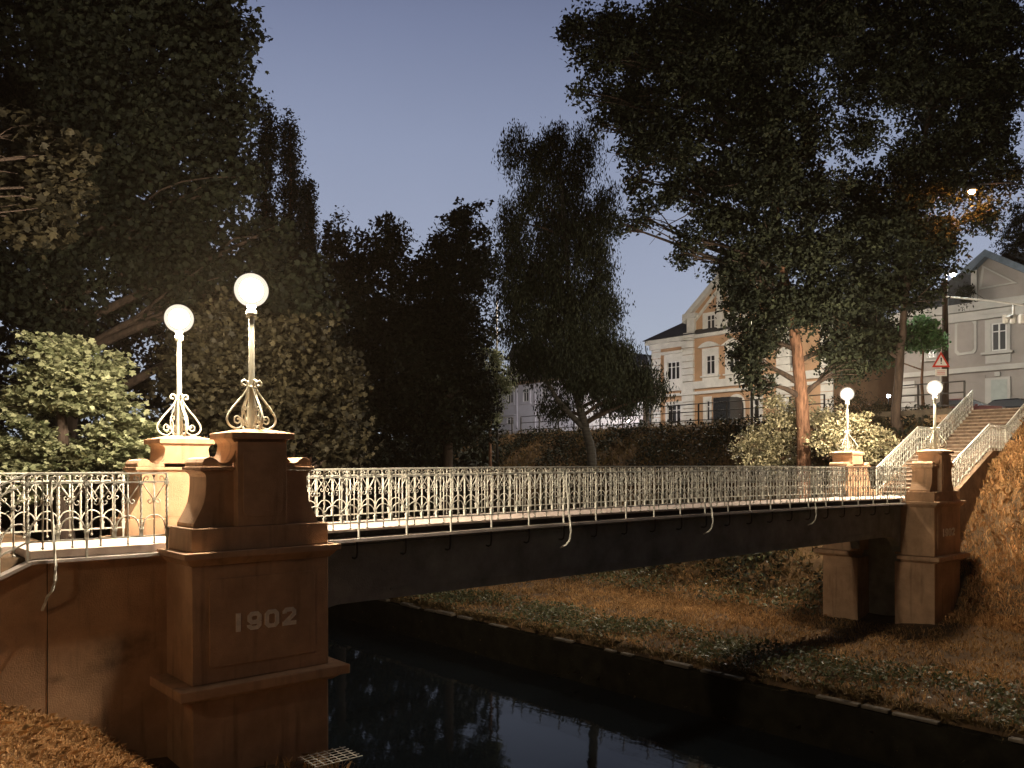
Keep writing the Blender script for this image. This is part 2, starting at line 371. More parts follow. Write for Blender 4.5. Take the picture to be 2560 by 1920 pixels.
# J-shaped hooks that tie the posts to the girder
hk = MB(); hk.tube([(0, 12.90, -1.22), (0, 12.90, -1.50), (0, 12.92, -1.58), (0, 12.98, -1.61), (0, 13.07, -1.60)], .018, 6)
hook_me = hk.mesh('hook', M['darkmetal'])
for i in range(22):
    x = 7.52 + i * 1.02
    if x < 28.9: inst('hook', hook_me, br, (x - 17.8, -AX, camber(x)))

# ------------------------------------------------------------------ railings
def spiral(c, r0, r1, a0, turns, n=12, sy=1):
    return [(c[0] + sy * (r0 + (r1 - r0) * i / n) * math.cos(a0 + turns * 2 * math.pi * i / n), 0, c[1] + (r0 + (r1 - r0) * i / n) * math.sin(a0 + turns * 2 * math.pi * i / n)) for i in range(n + 1)]
MOD = .335
_rc = {}
def rail_meshes(s, iron):
    """module parts for a railing climbing with slope s; heights measured down from the handrail top"""
    key = (round(s, 3), iron.name)
    if key in _rc: return _rc[key]
    def sh(pts): return [(p[0], p[1], p[2] + s * p[0]) for p in pts]
    h = MOD / 2
    m = MB()                                                   # plain bar with ball ends
    m.tube([(0, 0, -1.03), (0, 0, -.06)], .0115, 6); m.ball((0, 0, -.055), .022, 8, 5); m.ball((0, 0, -1.035), .022, 8, 5)
    m.box(-.02, .02, -.02, .02, -.415, -.375)
    bal = m.mesh('baluster', iron)
    m = MB()                                                   # pair of V bars ending in scrolls, arch, upper scrolls
    for sg in (-1, 1):
        m.tube(sh([(sg * h, 0, -.155), (sg * .02, 0, -.385)]), .009, 5)
        m.tube(sh([(sg * .012, 0, -.40), (sg * .03, 0, -.445), (sg * .055, 0, -.46), (sg * .082, 0, -.445), (sg * .086, 0, -.415), (sg * .068, 0, -.40), (sg * .055, 0, -.412)]), .009, 5)
        m.tube(sh([(sg * (h - .012), 0, -.13), (sg * (h - .03), 0, -.075), (sg * (h - .055), 0, -.055), (sg * (h - .082), 0, -.07), (sg * (h - .085), 0, -.1), (sg * (h - .066), 0, -.108)]), .009, 5)
    arc = [(h * .93 * math.cos(a), 0, -.80 + .17 * math.sin(a)) for a in np.linspace(0, math.pi, 13)]
    m.tube(sh(arc), .011, 6)
    m.tube(sh([(h * .93, 0, -.80), (h * .96, 0, -.86)]), .011, 5); m.tube(sh([(-h * .93, 0, -.80), (-h * .96, 0, -.86)]), .011, 5)
    orn = m.mesh('scrollwork', iron)
    m = MB()                                                   # twisted square bar with a thick foot
    zs = np.linspace(-.84, -.02, 30)
    m.tube([(0, 0, z) for z in zs], .017, 4, twist=.55, smooth=False)
    m.box(-.021, .021, -.021, .021, -.95, -.84); m.box(-.026, .026, -.026, .026, -.855, -.83); m.box(-.024, .024, -.024, .024, -.17, -.13)
    tw = m.mesh('twisted_bar', iron)
    m = MB()                                                   # main post
    m.tube([(0, 0, z) for z in zs], .021, 4, twist=.55, smooth=False)
    m.box(-.024, .024, -.024, .024, -.96, -.84); m.box(-.014, .014, -.014, .014, -1.22, -.961); m.box(-.03, .03, -.03, .03, -.86, -.83); m.box(-.028, .028, -.028, .028, -.18, -.12)
    po = m.mesh('post', iron)
    _rc[key] = (bal, orn, tw, po); return _rc[key]
def railing(name, label, segs, Y, group=None, post_every=3, iron=None, phase=0):
    """segs: list of (x0, z0, x1, z1) along the handrail top; z may follow the bridge camber"""
    iron = iron or M['iron']
    root = thing(name, label, 'railing', (segs[0][0], Y, segs[0][1] - 1.1), 0, group)
    ox, oz = segs[0][0], segs[0][1] - 1.1
    top, mid, bot = [], [], []; cnt = phase
    for (x0, z0, x1, z1) in segs:
        sl = (z1 - z0) / (x1 - x0); n = max(1, round(abs(x1 - x0) / MOD)); st = (x1 - x0) / n
        bal, orn, tw, po = rail_meshes(sl, iron)
        for i in range(n + 1):
            x = x0 + st * i; z = z0 + sl * (x - x0) + (camber(x) if sl == 0 else 0)
            top.append((x, z)); 
            if i > 0 or (x0, z0) == segs[0][:2]:
                isp = (cnt % post_every == 0) or (i == n)
                inst('post' if isp else 'twisted_bar', po if isp else tw, root, (x - ox, 0, z - oz)); cnt += 1
            if i < n:
                xm = x + st / 2; zm = z0 + sl * (xm - x0) + (camber(xm) if sl == 0 else 0)
                inst('baluster', bal, root, (xm - ox, 0, zm - oz)); inst('scrollwork', orn, root, (xm - ox, 0, zm - oz))
    def sweep(nm, hw, z0, z1):
        m = MB(); vs = []; fs = []
        for (x, z) in top: vs += [(x, Y - hw, z + z0), (x, Y + hw, z + z0), (x, Y + hw, z + z1), (x, Y - hw, z + z1)]
        k = len(top) - 1
        fs = [(4 * i + j, 4 * i + (j + 1) % 4, 4 * i + 4 + (j + 1) % 4, 4 * i + 4 + j) for i in range(k) for j in range(4)] + [(0, 3, 2, 1), (4 * k, 4 * k + 1, 4 * k + 2, 4 * k + 3)]
        m.add(vs, fs).build(nm, iron, root)
    sweep('handrail', .03, -.025, 0); sweep('middle_rail', .014, -.155, -.13); sweep('bottom_rail', .014, -.955, -.93)
    return root
railing('iron_railing', 'cream wrought iron railing along the bridge edge nearest the camera, with curved braces', [(6.52, RAIL0, 29.0, RAIL0)], YF, 'scrolled iron railings of the bridge', phase=0)
railing('iron_railing', 'cream wrought iron railing along the far edge of the bridge, seen through the nearer railing', [(6.52, RAIL0, 29.0, RAIL0)], YR, 'scrolled iron railings of the bridge', phase=0)
railing('iron_railing', 'short dark iron railing on the brown wall left of the big 1902 pylon', [(4.24, RAIL0 - .03, 2.40, RAIL0 - .03), (2.40, RAIL0 - .03, -2.6, RAIL0 - 2.45)], YF, 'scrolled iron railings of the bridge')
railing('iron_railing', 'pale iron railing running level past the back pylon toward the left edge of the photo', [(4.24, RAIL0 - .03, -3.0, RAIL0 - .03)], YR, 'scrolled iron railings of the bridge')
SY0, SY1 = 12.50, 15.25
railing('stair_railing', 'pale iron railing on the camera side of the stairs, with the curved brace', [(31.6, -.05, 35.6, 1.68), (35.6, 1.68, 37.4, 1.68), (37.4, 1.68, 41.4, 3.55)], SY0, 'iron railings of the far staircase')
railing('stair_railing', 'pale iron railing climbing the far left side of the stairs behind the lamp', [(31.9, -.02, 35.6, 1.68), (35.6, 1.68, 37.4, 1.68), (37.4, 1.68, 41.4, 3.55)], SY1, 'iron railings of the far staircase')
# curved braces
def brace(x, Y, zt, label, s=1.0, out=-.12, drop=1.76):
    m = MB(); p = [(x, Y - .02, zt - .05), (x + .0, Y - .03, zt - .4), (x + .03, Y + out * .45, zt - .95), (x + .04, Y + out * .9, zt - 1.28), (x + .03, Y + out, zt - 1.48), (x + .0, Y + out * .8, zt - 1.62), (x - .05, Y + out * .35, zt - 1.70), (x - .09, Y + .08, zt - drop)]
    q_ = []
    for i in range(len(p) - 1):
        for t in (0, .33, .66): q_.append(tuple(p[i][j] * (1 - t) + p[i + 1][j] * t for j in range(3)))
    q_.append(p[-1]); m.tube(q_, .021, 4, twist=.5, smooth=False)
    tag(m.build('railing_brace', M['iron']), label, 'brace', 'curved braces stiffening the railings')
brace(12.62, YF, RAIL0 + .05, 'curved pale brace hanging below the bridge edge, nearest the big 1902 pylon')
brace(17.72, YF, RAIL0 + .07, 'curved pale brace below the bridge edge, middle one of the three on the span')
brace(22.82, YF, RAIL0 + .06, 'curved pale brace below the bridge edge, nearest the far pylons')
brace(2.68, YF, RAIL0 - .03, 'twisted brace hanging on the brown wall left of the big pylon', out=-.10, drop=1.9)
brace(37.2, SY0, 1.66, 'curved pale brace hanging from the landing of the stair railing', out=-.14)
brace(31.7, SY0, -.05, 'pale brace beside the foot of the stair railing, right of the far pylon', out=-.14)

# ------------------------------------------------------------------ pylons
def ribbon(m, pts, wd, closed, y0, y1, sq=1.0):
    """flat stroke of constant width with mitred corners, drawn in x-z and given thickness in y"""
    P = [Vector((p[0], p[1])) for p in pts]; n_ = len(P); L_, R_ = [], []
    for i in range(n_):
        a = P[i] - P[i - 1] if (i > 0 or closed) else P[1] - P[0]
        b = P[(i + 1) % n_] - P[i] if (i < n_ - 1 or closed) else P[-1] - P[-2]
        a.normalize(); b.normalize(); na = Vector((-a.y, a.x)); nb = Vector((-b.y, b.x)); mt = (na + nb).normalized()
        k = wd / 2 / max(mt.dot(na), .45); L_.append(P[i] + mt * k); R_.append(P[i] - mt * k)
    vs = []
    for i in range(n_): vs += [(L_[i].x, y0, L_[i].y), (R_[i].x, y0, R_[i].y), (R_[i].x, y1, R_[i].y), (L_[i].x, y1, L_[i].y)]
    k = n_ if closed else n_ - 1
    fs = [(4 * i + q, 4 * i + (q + 1) % 4, 4 * ((i + 1) % n_) + (q + 1) % 4, 4 * ((i + 1) % n_) + q) for i in range(k) for q in range(4)]
    if not closed: fs += [(3, 2, 1, 0), (4 * n_ - 4, 4 * n_ - 3, 4 * n_ - 2, 4 * n_ - 1)]
    m.add(vs, fs)
def numerals():
    m = MB(); y0, y1 = -.040, -.018; w_ = .062; H = .27
    def rr(x0, x1, z0, z1, c=.035): return [(x0 + c, z0), (x1 - c, z0), (x1, z0 + c), (x1, z1 - c), (x1 - c, z1), (x0 + c, z1), (x0, z1 - c), (x0, z0 + c)]
    h_ = w_ / 2
    ribbon(m, [(-.44, 0), (-.44, H)], .07, False, y0, y1)
    x0, x1 = -.30 + h_, -.085 - h_
    ribbon(m, rr(x0, x1, .115, H - h_), w_, True, y0, y1)
    ribbon(m, [(x1, .12), (x1, h_ + .035), (x1 - .035, h_), (x0 + .03, h_), (x0 - .005, h_ + .03), (x0 - .005, h_ + .05)], w_, False, y0 + .002, y1)
    ribbon(m, rr(-.03 + h_, .195 - h_, h_, H - h_), w_, True, y0, y1)
    x0, x1 = .255 + h_, .475 - h_
    ribbon(m, [(x0, H - .085), (x0, H - h_ - .03), (x0 + .03, H - h_), (x1 - .03, H - h_), (x1, H - h_ - .03), (x1, .165), (x0 + .012, h_ + .012)], w_, False, y0, y1)
    ribbon(m, [(.255, h_), (.475, h_)], w_, False, y0 - .002, y1)
    m.v = [(v[0], v[1], v[2] - H / 2) for v in m.v]
    return m.mesh('date_numerals', M['digit'])
num_me = numerals()
def pylon(x0, side, label, zbase, number, zl=-3.10, zs=1.0):
    """built in local space: x centred, y=0 at the outer face and growing towards the bridge"""
    cx = x0 + BW / 2
    loc = (cx, BY0, zbase) if side == 'f' else (cx, 2 * AX - BY0, zbase)
    root = thing('bridge_pylon', label, 'pylon', loc, 0 if side == 'f' else math.pi, 'stuccoed pylons at the ends of the bridge')
    st = M['stucco']; h = BW / 2
    def B(m, name, bevel=.012, mt=None): return m.build(name, mt or st, root, (0, 0, 0), bevel)
    def Z(z): return z - zbase
    B(MB().box(-h + .0, h - .0, 0, 1.35, Z(zbase - .6), Z(zl - .24)), 'base', .02)
    lf = MB(); 
    def ring(o0, o1, z0, z1, back=1.12):
        vs = []
        for (o, z) in ((o0, z0), (o1, z1)):
            vs += [(-h - o, -o, Z(z)), (h + o, -o, Z(z)), (h + o, back, Z(z)), (-h - o, back, Z(z))]
        return vs, [(3, 2, 1, 0), (4, 5, 6, 7), (0, 1, 5, 4), (1, 2, 6, 5), (2, 3, 7, 6), (3, 0, 4, 7)]
    lf.add(*ring(.25, .25, zl - .15, zl - .005, 1.16)); B(lf, 'ledge', .015)
    lf = MB(); lf.add(*ring(.05, .17, zl - .238, zl - .152, 1.10)); B(lf, 'ledge_moulding', .008)
    B(MB().box(-h, h, 0, 1.34, Z(zl), Z(-1.40)), 'body')
    cp = MB(); cp.add(*ring(.02, .11, -1.398, -1.29, 1.02)); B(cp, 'cornice_moulding', .008)
    cp = MB(); cp.add(*ring(.15, .15, -1.288, -1.20, 1.04)); B(cp, 'cornice', .008)
    # date panel
    pn = MB(); a = .83; z0, z1 = zl + .22, -1.60; r = .07
    pr = []
    for (cx_, cz_, a0) in ((a - r, z1 - r, 0), (-a + r, z1 - r, 90), (-a + r, z0 + r, 180), (a - r, z0 + r, 270)):
        for k in range(5): pr.append((cx_ + r * math.cos(R(a0 + k * 22.5)), Z(cz_) + r * math.sin(R(a0 + k * 22.5))))
    pn.prism(pr, 'y', -.022, .01); B(pn, 'date_panel', .006)
    if number:
        nm = bpy.data.objects.new('date_numerals', num_me); scene.collection.objects.link(nm); nm.parent = root
        nm.location = (.03, 0, Z(-2.265))
    B(MB().box(-h, h, .0, 1.0, Z(-1.198), Z(-.86)), 'plinth', .012)
    # waisted block
    half = [(.99, -.858), (.985, -.80), (.93, -.70), (.875, -.60), (.835, -.50), (.81, -.38), (.80, -.25), (.80, -.12), (.82, -.075), (.87, -.04), (.88, -.025)]
    prof = [(x, Z(z)) for x, z in half] + [(-x, Z(z)) for x, z in half[::-1]]
    B(MB().prism(prof[::-1], 'y', .18, .86), 'waisted_block', .006)
    B(MB().box(-.90, .90, .12, .90, Z(-.023), Z(.03)), 'shoulder_slab', .008)
    # scroll volutes
    for sg in (-1, 1):
        hp = [(.86, .032), (.865, .09), (.835, .145), (.78, .172), (.72, .172), (.665, .145), (.625, .105), (.57, .085), (.50, .09), (.44, .12), (.41, .18), (.41, .032)]
        pf = [(sg * x, Z(z)) for x, z in hp]
        if sg > 0: pf = pf[::-1]
        B(MB().prism(pf, 'y', .15, .86), 'volute', .006)
    half = [(.50, .095), (.455, .14), (.42, .20), (.395, .27), (.385, .35), (.395, .385), (.43, .42), (.45, .448)]
    B(MB().prism(([(x, Z(z)) for x, z in half] + [(-x, Z(z)) for x, z in half[::-1]])[::-1], 'y', .10, .82), 'neck', .006)
    B(MB().box(-.39, .39, .03, .20, Z(-.855), Z(.40)), 'front_panel', .008)
    pr = []
    for (cx_, cz_, a0) in ((.25, .2, 0), (-.25, .2, 90), (-.25 + .06, -.60, 180), (.25 - .06, -.60, 270)):
        rr = .06 if a0 < 180 else .12
        for k in range(5): pr.append((cx_ + rr * math.cos(R(a0 + k * 22.5)), Z(cz_) + rr * math.sin(R(a0 + k * 22.5))))
    B(MB().prism(pr, 'y', .012, .035), 'inset_panel', .006)
    tp = MB(); tp.box(-.49, .49, -.03, .87, Z(.45), Z(.54)); B(tp, 'top_slab', .008)
    tp = MB(); v = [(-.48, -.02, Z(.541)), (.48, -.02, Z(.541)), (.48, .86, Z(.541)), (-.48, .86, Z(.541)), (-.2, .2, Z(.60)), (.2, .2, Z(.60)), (.2, .64, Z(.60)), (-.2, .64, Z(.60))]
    tp.add(v, [(3, 2, 1, 0), (4, 5, 6, 7), (0, 1, 5, 4), (1, 2, 6, 5), (2, 3, 7, 6), (3, 0, 4, 7)]); B(tp, 'sloping_cap', .01)
    return root
pylon(P1X, 'f', 'big orange stucco pylon with the numerals 1902, largest and nearest of the four', -5.0, True)
pylon(P1X, 'r', 'brightly lit orange stucco pylon half hidden behind the nearest 1902 pylon', -5.0, False)
pylon(P4X, 'f', 'small looking far pylon with 1902 at the right, standing in front of the stairs', -5.7, True, zl=-3.05)
pylon(P4X, 'r', 'far orange stucco pylon seen behind the railing, left of the staircase', -5.7, False, zl=-3.05)

# ------------------------------------------------------------------ globe lamps
def globe_lamp_meshes():
    d = {}
    pm = MB(); pm.lathe([(.055, 0), (.05, .05), (.047, .72), (.042, 1.72), (.04, 1.75)], seg=10); d['pole'] = pm.mesh('pole', M['pole'])
    cm = MB(); cm.lathe([(.045, 0), (.075, .01), (.075, .09), (.055, .11), (.065, .13), (.065, .17)], seg=16); d['collar'] = cm.mesh('collar', M['pole'])
    gm = MB(); gm.lathe([(max(.256 * math.sin(math.pi * i / 24), .001), -.256 * math.cos(math.pi * i / 24)) for i in range(3, 25)], seg=32); d['globe'] = gm.mesh('globe', M['globe'])
    bm_ = MB(); bm_.ball((0, 0, 0), .17, 16, 11); d['bulb'] = bm_.mesh('bulb', M['bulb'])
    rm = MB(); rm.lathe([(.05, -.02), (.06, -.015), (.06, .015), (.05, .02)], seg=12); d['ring'] = rm.mesh('ring', M['pole'])
    s = MB()
    def cv(pts):
        pts = [Vector((p[0], 0, p[1])) for p in pts]; out = []
        n_ = len(pts)
        for i in range(n_ - 1):
            p0, p1, p2, p3 = pts[max(i - 1, 0)], pts[i], pts[i + 1], pts[min(i + 2, n_ - 1)]
            for t in (0, .25, .5, .75):
                out.append(.5 * ((2 * p1) + (p2 - p0) * t + (2 * p0 - 5 * p1 + 4 * p2 - p3) * t * t + (3 * p1 - p0 - 3 * p2 + p3) * t ** 3))
        return out + [pts[-1]]
    s.tube(cv([(.105, .665), (.125, .685), (.15, .68), (.158, .71), (.14, .745), (.10, .75), (.068, .71), (.062, .66), (.10, .58), (.19, .46), (.30, .33), (.375, .21), (.39, .13), (.35, .055), (.27, .012), (.20, .008)]), .0165, 7)
    s.tube(cv([(.27, .012), (.20, .02), (.13, .08), (.105, .18), (.125, .27), (.155, .33)]), .013, 6)
    s.tube(cv([(.155, .33), (.12, .36), (.09, .34), (.095, .30), (.115, .31)]), .012, 6)
    s.tube(cv([(.13, .08), (.17, .15), (.23, .20), (.275, .17), (.27, .11), (.225, .09), (.19, .12), (.20, .155), (.23, .15)]), .013, 6)
    s.tube(cv([(.062, .66), (.09, .50), (.14, .36), (.16, .24), (.13, .10), (.06, .02)]), .011, 6)
    d['scroll'] = s.mesh('scroll_bracket', M['pole']); return d
GLM = globe_lamp_meshes()
def globe_lamp(x, y, z, label):
    r = thing('globe_lamp', label, 'lamp', (x, y, z), 0, 'globe lamps on the pylons')
    inst('pole', GLM['pole'], r); inst('collar', GLM['collar'], r, (0, 0, 1.75)); inst('ring', GLM['ring'], r, (0, 0, .665))
    g_ = inst('globe', GLM['globe'], r, (0, 0, 2.16)); inst('bulb', GLM['bulb'], g_, (0, 0, 0))
    for k in range(4): inst('scroll_bracket', GLM['scroll'], r, (0, 0, .01), k * math.pi / 2)
LYF = BY0 + .42; LYR = 2 * AX - LYF
globe_lamp(P1X + BW / 2, LYF, .595, 'lit globe lamp on the nearest 1902 pylon, tallest in the photo')
globe_lamp(P1X + BW / 2, LYR, .595, 'lit globe lamp on the back left pylon, leftmost of the four')
globe_lamp(P4X + BW / 2, LYF, .595, 'lit globe lamp on the far 1902 pylon, in front of the stairs')
globe_lamp(P4X + BW / 2, LYR, .595, 'lit globe lamp beside the bright shrub and rough tree trunk across the bridge')

# ------------------------------------------------------------------ abutments
ab = thing('abutment_wall', 'brown plastered wall left of the big 1902 pylon, holding up the landing', 'wall', (1, 13, -5))
pr = [(-7, -6), (4.30, -6), (4.30, -1.30), (2.45, -1.30), (-2.6, -3.72), (-7, -3.72)]
MB().prism(pr, 'y', 12.99, 13.4).build('wall_face', M['stucco_wall'], ab)
MB().box(2.66, 2.668, 12.984, 12.995, -4.6, -1.31).build('wall_joint', M['dark'], ab)
MB().box(2.45, 4.14, 12.82, 13.06, -1.295, -1.25).build('coping', M['concrete'], ab)
cp = MB(); cp.add([(-2.6, 12.82, -3.72), (-2.6, 13.06, -3.72), (2.446, 13.06, -1.30), (2.446, 12.82, -1.30), (-2.6, 12.82, -3.67), (-2.6, 13.06, -3.67), (2.446, 13.06, -1.25), (2.446, 12.82, -1.25)], [(0, 1, 2, 3), (7, 6, 5, 4), (0, 3, 7, 4), (1, 5, 6, 2), (0, 4, 5, 1), (3, 2, 6, 7)])
cp.build('coping', M['concrete'], ab)
MB().box(2.46, 6.4, 13.07, 14.82, -2.0, -1.13).build('landing', M['deck'], ab)
MB().box(-6, 2.455, 14.0, 14.82, -2.0, -1.13).build('landing', M['deck'], ab)
fa = MB(); fa.box(2.46, 4.10, 12.97, 13.068, -1.24, -1.13); fa.build('landing_edge', M['deck'], ab)
st_ = MB()
for i in range(12): st_.box(2.458 - .32 * (i + 1), 2.458 - .32 * i - .004, 13.405, 13.99, -4.6, -1.13 - .16 * (i + 1))
st_.build('steps', M['step'], ab)
MB().box(6.43, 6.9, 12.99, 14.9, -6.6, -1.52).build('abutment_face', M['stucco'], ab)
ab2 = thing('far_abutment', 'black recess of the abutment between the two far pylons under the bridge', 'wall', (30, AX, -5.7))
MB().box(29.95, 31.3, 12.97, 2 * AX - 12.97, -6.2, -1.255).build('back_wall', M['girder'], ab2)
MB().box(29.1, 31.9, 12.97, 2 * AX - 12.97, -1.25, -1.11).build('landing', M['deck'], ab2)
sc_ = thing('stone_staircase', 'worn stone staircase climbing from the bridge to the street', 'stairs', (36, AX, -1.1))
z = -1.11; x = 32.2; fl = MB(); n1 = 11; rise = 1.73 / n1; run = 3.4 / n1
MB().box(31.9, 32.2, SY0 + .05, SY1 - .05, -3, -1.11).build('step', M['step'], sc_)
for i in range(n1):
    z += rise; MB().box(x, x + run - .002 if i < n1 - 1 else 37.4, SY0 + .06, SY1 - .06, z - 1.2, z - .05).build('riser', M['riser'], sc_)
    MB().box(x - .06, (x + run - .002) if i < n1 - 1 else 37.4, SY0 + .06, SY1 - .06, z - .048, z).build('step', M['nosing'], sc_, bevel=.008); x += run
x = 37.4; n2 = 12; rise = 1.98 / n2; run = 4.0 / n2
for i in range(n2):
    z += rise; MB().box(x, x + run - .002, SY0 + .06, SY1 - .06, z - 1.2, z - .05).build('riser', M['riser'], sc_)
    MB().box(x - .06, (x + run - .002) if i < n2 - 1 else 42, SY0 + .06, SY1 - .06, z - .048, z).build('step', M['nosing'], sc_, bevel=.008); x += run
for yy in (SY0, SY1):
    MB().prism([(31.4, -5.5), (37.4, -4), (41.6, -2), (41.6, 2.55), (41.4, 2.50), (37.4, .62), (35.6, .62), (31.7, -1.10), (31.4, -1.10)], 'y', yy - .14, yy + .055).build('cheek_wall', M['wall'], sc_)
rw = thing('retaining_wall', 'brown retaining wall behind the tree trunk, left of the stairs', 'wall', (40, 18, 0))
MB().box(39.4, 39.9, SY1 + .06, 21.5, -.5, 2.35).build('wall_face', M['wall'], rw)
MB().box(39.25, 40.0, SY1 + .06, 21.6, 2.352, 2.62).build('coping', M['stone'], rw, bevel=.02)
for yy in (16.6, 18.4, 20.2): MB().box(39.22, 39.398, yy, yy + .3, -.5, 2.34).build('buttress', M['stone'], rw)

# ------------------------------------------------------------------ foliage tools
LEAF = {
    'rhomb': np.array([(0, -.5, 0), (.3, 0, .06), (0, .55, 0), (-.3, 0, .06)]),
    'slim': np.array([(0, -.5, 0), (.16, 0, .03), (0, .6, -.03), (-.16, 0, .03)]),
    'maple': np.array([(0, -.5, 0), (.42, -.34, -.04), (.30, -.05, .02), (.55, .20, -.06), (.22, .22, .02), (0, .6, -.05), (-.22, .22, .02), (-.55, .20, -.06), (-.30, -.05, .02), (-.42, -.34, -.04)]),
}
def leaves_mesh(name, C, size, shape, material, tilt=.7, droop=False):
    n_ = len(C); T = LEAF[shape]; k = len(T)
    yaw = rng.uniform(0, 2 * np.pi, n_)
    if droop: pitch = rng.normal(-1.2, .35, n_)
    else: pitch = rng.normal(-.25, tilt, n_)
    rl = rng.normal(0, tilt, n_)
    s = size * rng.uniform(.6, 1.25, n_)
    cr_, sr = np.cos(rl), np.sin(rl); cp_, sp = np.cos(pitch), np.sin(pitch); cy, sy = np.cos(yaw), np.sin(yaw)
    t = T[None] * s[:, None, None]
    x, y_, z = t[..., 0], t[..., 1], t[..., 2]
    x, z = x * cr_[:, None] + z * sr[:, None], -x * sr[:, None] + z * cr_[:, None]
    y_, z = y_ * cp_[:, None] - z * sp[:, None], y_ * sp[:, None] + z * cp_[:, None]
    x, y_ = x * cy[:, None] - y_ * sy[:, None], x * sy[:, None] + y_ * cy[:, None]
    V = np.stack([x, y_, z], -1) + C[:, None, :]
    return npmesh(name, V.reshape(-1, 3), np.arange(n_ * k), k, material)
def clumps(blobs, n, csize, shell=.35, vs=.7, layered=False):
    """points in leaf clumps spread through the blobs' volume; blobs: (centre, rx, rz)"""
    vol = np.array([b[1] ** 2 * b[2] for b in blobs]) ** .8; vol /= vol.sum()
    pts = []
    for b, f in zip(blobs, vol):
        nb_ = int(n * f); per = 26; nc = max(3, nb_ // per)
        d = rng.normal(size=(nc, 3)); d /= np.linalg.norm(d, axis=1)[:, None]
        r = (shell + (1 - shell) * rng.random(nc)) ** .6 * rng.uniform(.75, 1.12, nc)
        ph = rng.uniform(0, 6.28, 3); r = r * (1 + .22 * np.sin(3.3 * d[:, 0] + ph[0] + 2 * d[:, 2]) + .16 * np.sin(6.1 * d[:, 2] + ph[1] + 3 * d[:, 1]) + .10 * np.sin(11 * d[:, 1] + ph[2]))
        cc = d * r[:, None] * np.array([b[1], b[1], b[2]]) + np.array(b[0])
        sz = csize * rng.uniform(.5, 1.3, nc)
        o = rng.normal(size=(nc, per, 3)); o = o / np.linalg.norm(o, axis=2)[..., None] * (rng.random((nc, per, 1)) ** .45) * 1.55 * sz[:, None, None] * np.array([1, 1, vs])
        pts.append((cc[:, None] + o).reshape(-1, 3))
    return np.concatenate(pts)
def limb_path(a, b, bend=.15, n=7, sag=0):
    a, b = Vector(a), Vector(b); L_ = (b - a).length; off = Vector((random.uniform(-1, 1), random.uniform(-1, 1), random.uniform(0, 1))) * bend * L_
    return [a.lerp(b, t / n) + off * math.sin(math.pi * t / n) + Vector((0, 0, -sag * (t / n) ** 2)) for t in range(n + 1)]
def tree(name, label, cat, base, trunk, r0, blobs_px, n, leaf, lsize, lm, bark, csize=.45, group=None, tilt=.7, droop=False, r1=.35, shell=.35, vs=.7, twigs=0, minlimb=0.0):
    """trunk: world points; blobs_px: (px, py, depth, r_px[, rz_px]) turned into real crowns with depth"""
    root = thing(name, label, cat, base, 0, group)
    blobs = []
    for b in blobs_px:
        c = at(b[0], b[1], b[2]); r = b[3] * b[2] / F_PX; rz = (b[4] if len(b) > 4 else b[3]) * b[2] / F_PX
        c = c + Vector((CT, ST, 0)) * random.uniform(-.5, .5) * r
        blobs.append((tuple(c), r, rz))
    tm = MB(); tp = [Vector(p) for p in trunk]; k = len(tp)
    fine = []
    for i in range(k - 1):
        for t in range(4): fine.append(tp[i].lerp(tp[i + 1], t / 4) + Vector((random.uniform(-1, 1), random.uniform(-1, 1), 0)) * r0 * .12)
    fine.append(tp[-1]); nf = len(fine)
    tm.tube(fine, [r0 * (1.25 if i == 0 else 1) * (1 - (1 - r1) * i / (nf - 1)) for i in range(nf)], 12)
    lm_ = MB()
    for b in blobs:
        j = min(range(nf), key=lambda i: (fine[i] - Vector(b[0])).length + max(0, fine[i].z - b[0][2] + .35 * (Vector(b[0]) - fine[i]).length) * 1.5)
        st_p = fine[j]; rr = r0 * (1 - (1 - r1) * j / (nf - 1)) * .5
        pth = limb_path(st_p, b[0], .1)
        lm_.tube(pth, [rr * (1 - .8 * i / (len(pth) - 1)) + .01 for i in range(len(pth))], 7)
        for q_ in range(3 + twigs):
            e = Vector(b[0]) + Vector((random.gauss(0, 1), random.gauss(0, 1), random.gauss(0, .7))).normalized() * b[1] * random.uniform(.75, 1.05)
            pt = limb_path(pth[random.randint(3, 6)], e, .12, 5); lm_.tube(pt, [rr * .3 * (1 - .8 * i / 5) + .006 for i in range(6)], 5)
    tm.build('trunk', bark, root); lm_.build('limbs', M['bark_dark'] if r0 > .15 else bark, root)  # limbs darker than the trunk, the unlit crown put into their bark
    P = clumps(blobs, n, csize, shell, vs)
    me = leaves_mesh('crown', P - np.array(base), lsize, leaf, lm, tilt, droop)
    inst('crown', me, root); return root
def gz(x, y): return float(ground_z(x, y))
def gbase(px, d):
    a, b = ray(px); x, y_ = a * d, b * d; return (x, y_, gz(x, y_))

# ------------------------------------------------------------------ trees
def mk(px_list, d, k=1.0): return [(p[0], p[1], d, *[v * k for v in p[2:]]) for p in px_list]
# near left: big dark tree
b0 = gbase(165, 25)
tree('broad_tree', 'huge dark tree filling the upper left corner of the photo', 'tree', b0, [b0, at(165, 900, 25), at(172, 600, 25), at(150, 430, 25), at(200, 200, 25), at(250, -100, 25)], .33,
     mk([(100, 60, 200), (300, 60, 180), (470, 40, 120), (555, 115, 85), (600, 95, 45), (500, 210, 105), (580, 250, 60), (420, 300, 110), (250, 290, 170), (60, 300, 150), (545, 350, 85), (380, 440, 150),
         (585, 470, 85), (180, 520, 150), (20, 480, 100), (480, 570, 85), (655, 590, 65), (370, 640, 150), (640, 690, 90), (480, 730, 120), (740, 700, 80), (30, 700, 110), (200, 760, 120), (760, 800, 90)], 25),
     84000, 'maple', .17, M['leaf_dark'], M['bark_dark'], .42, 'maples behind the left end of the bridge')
b1 = gbase(560, 22)
b1 = (b1[0], b1[1], b1[2])
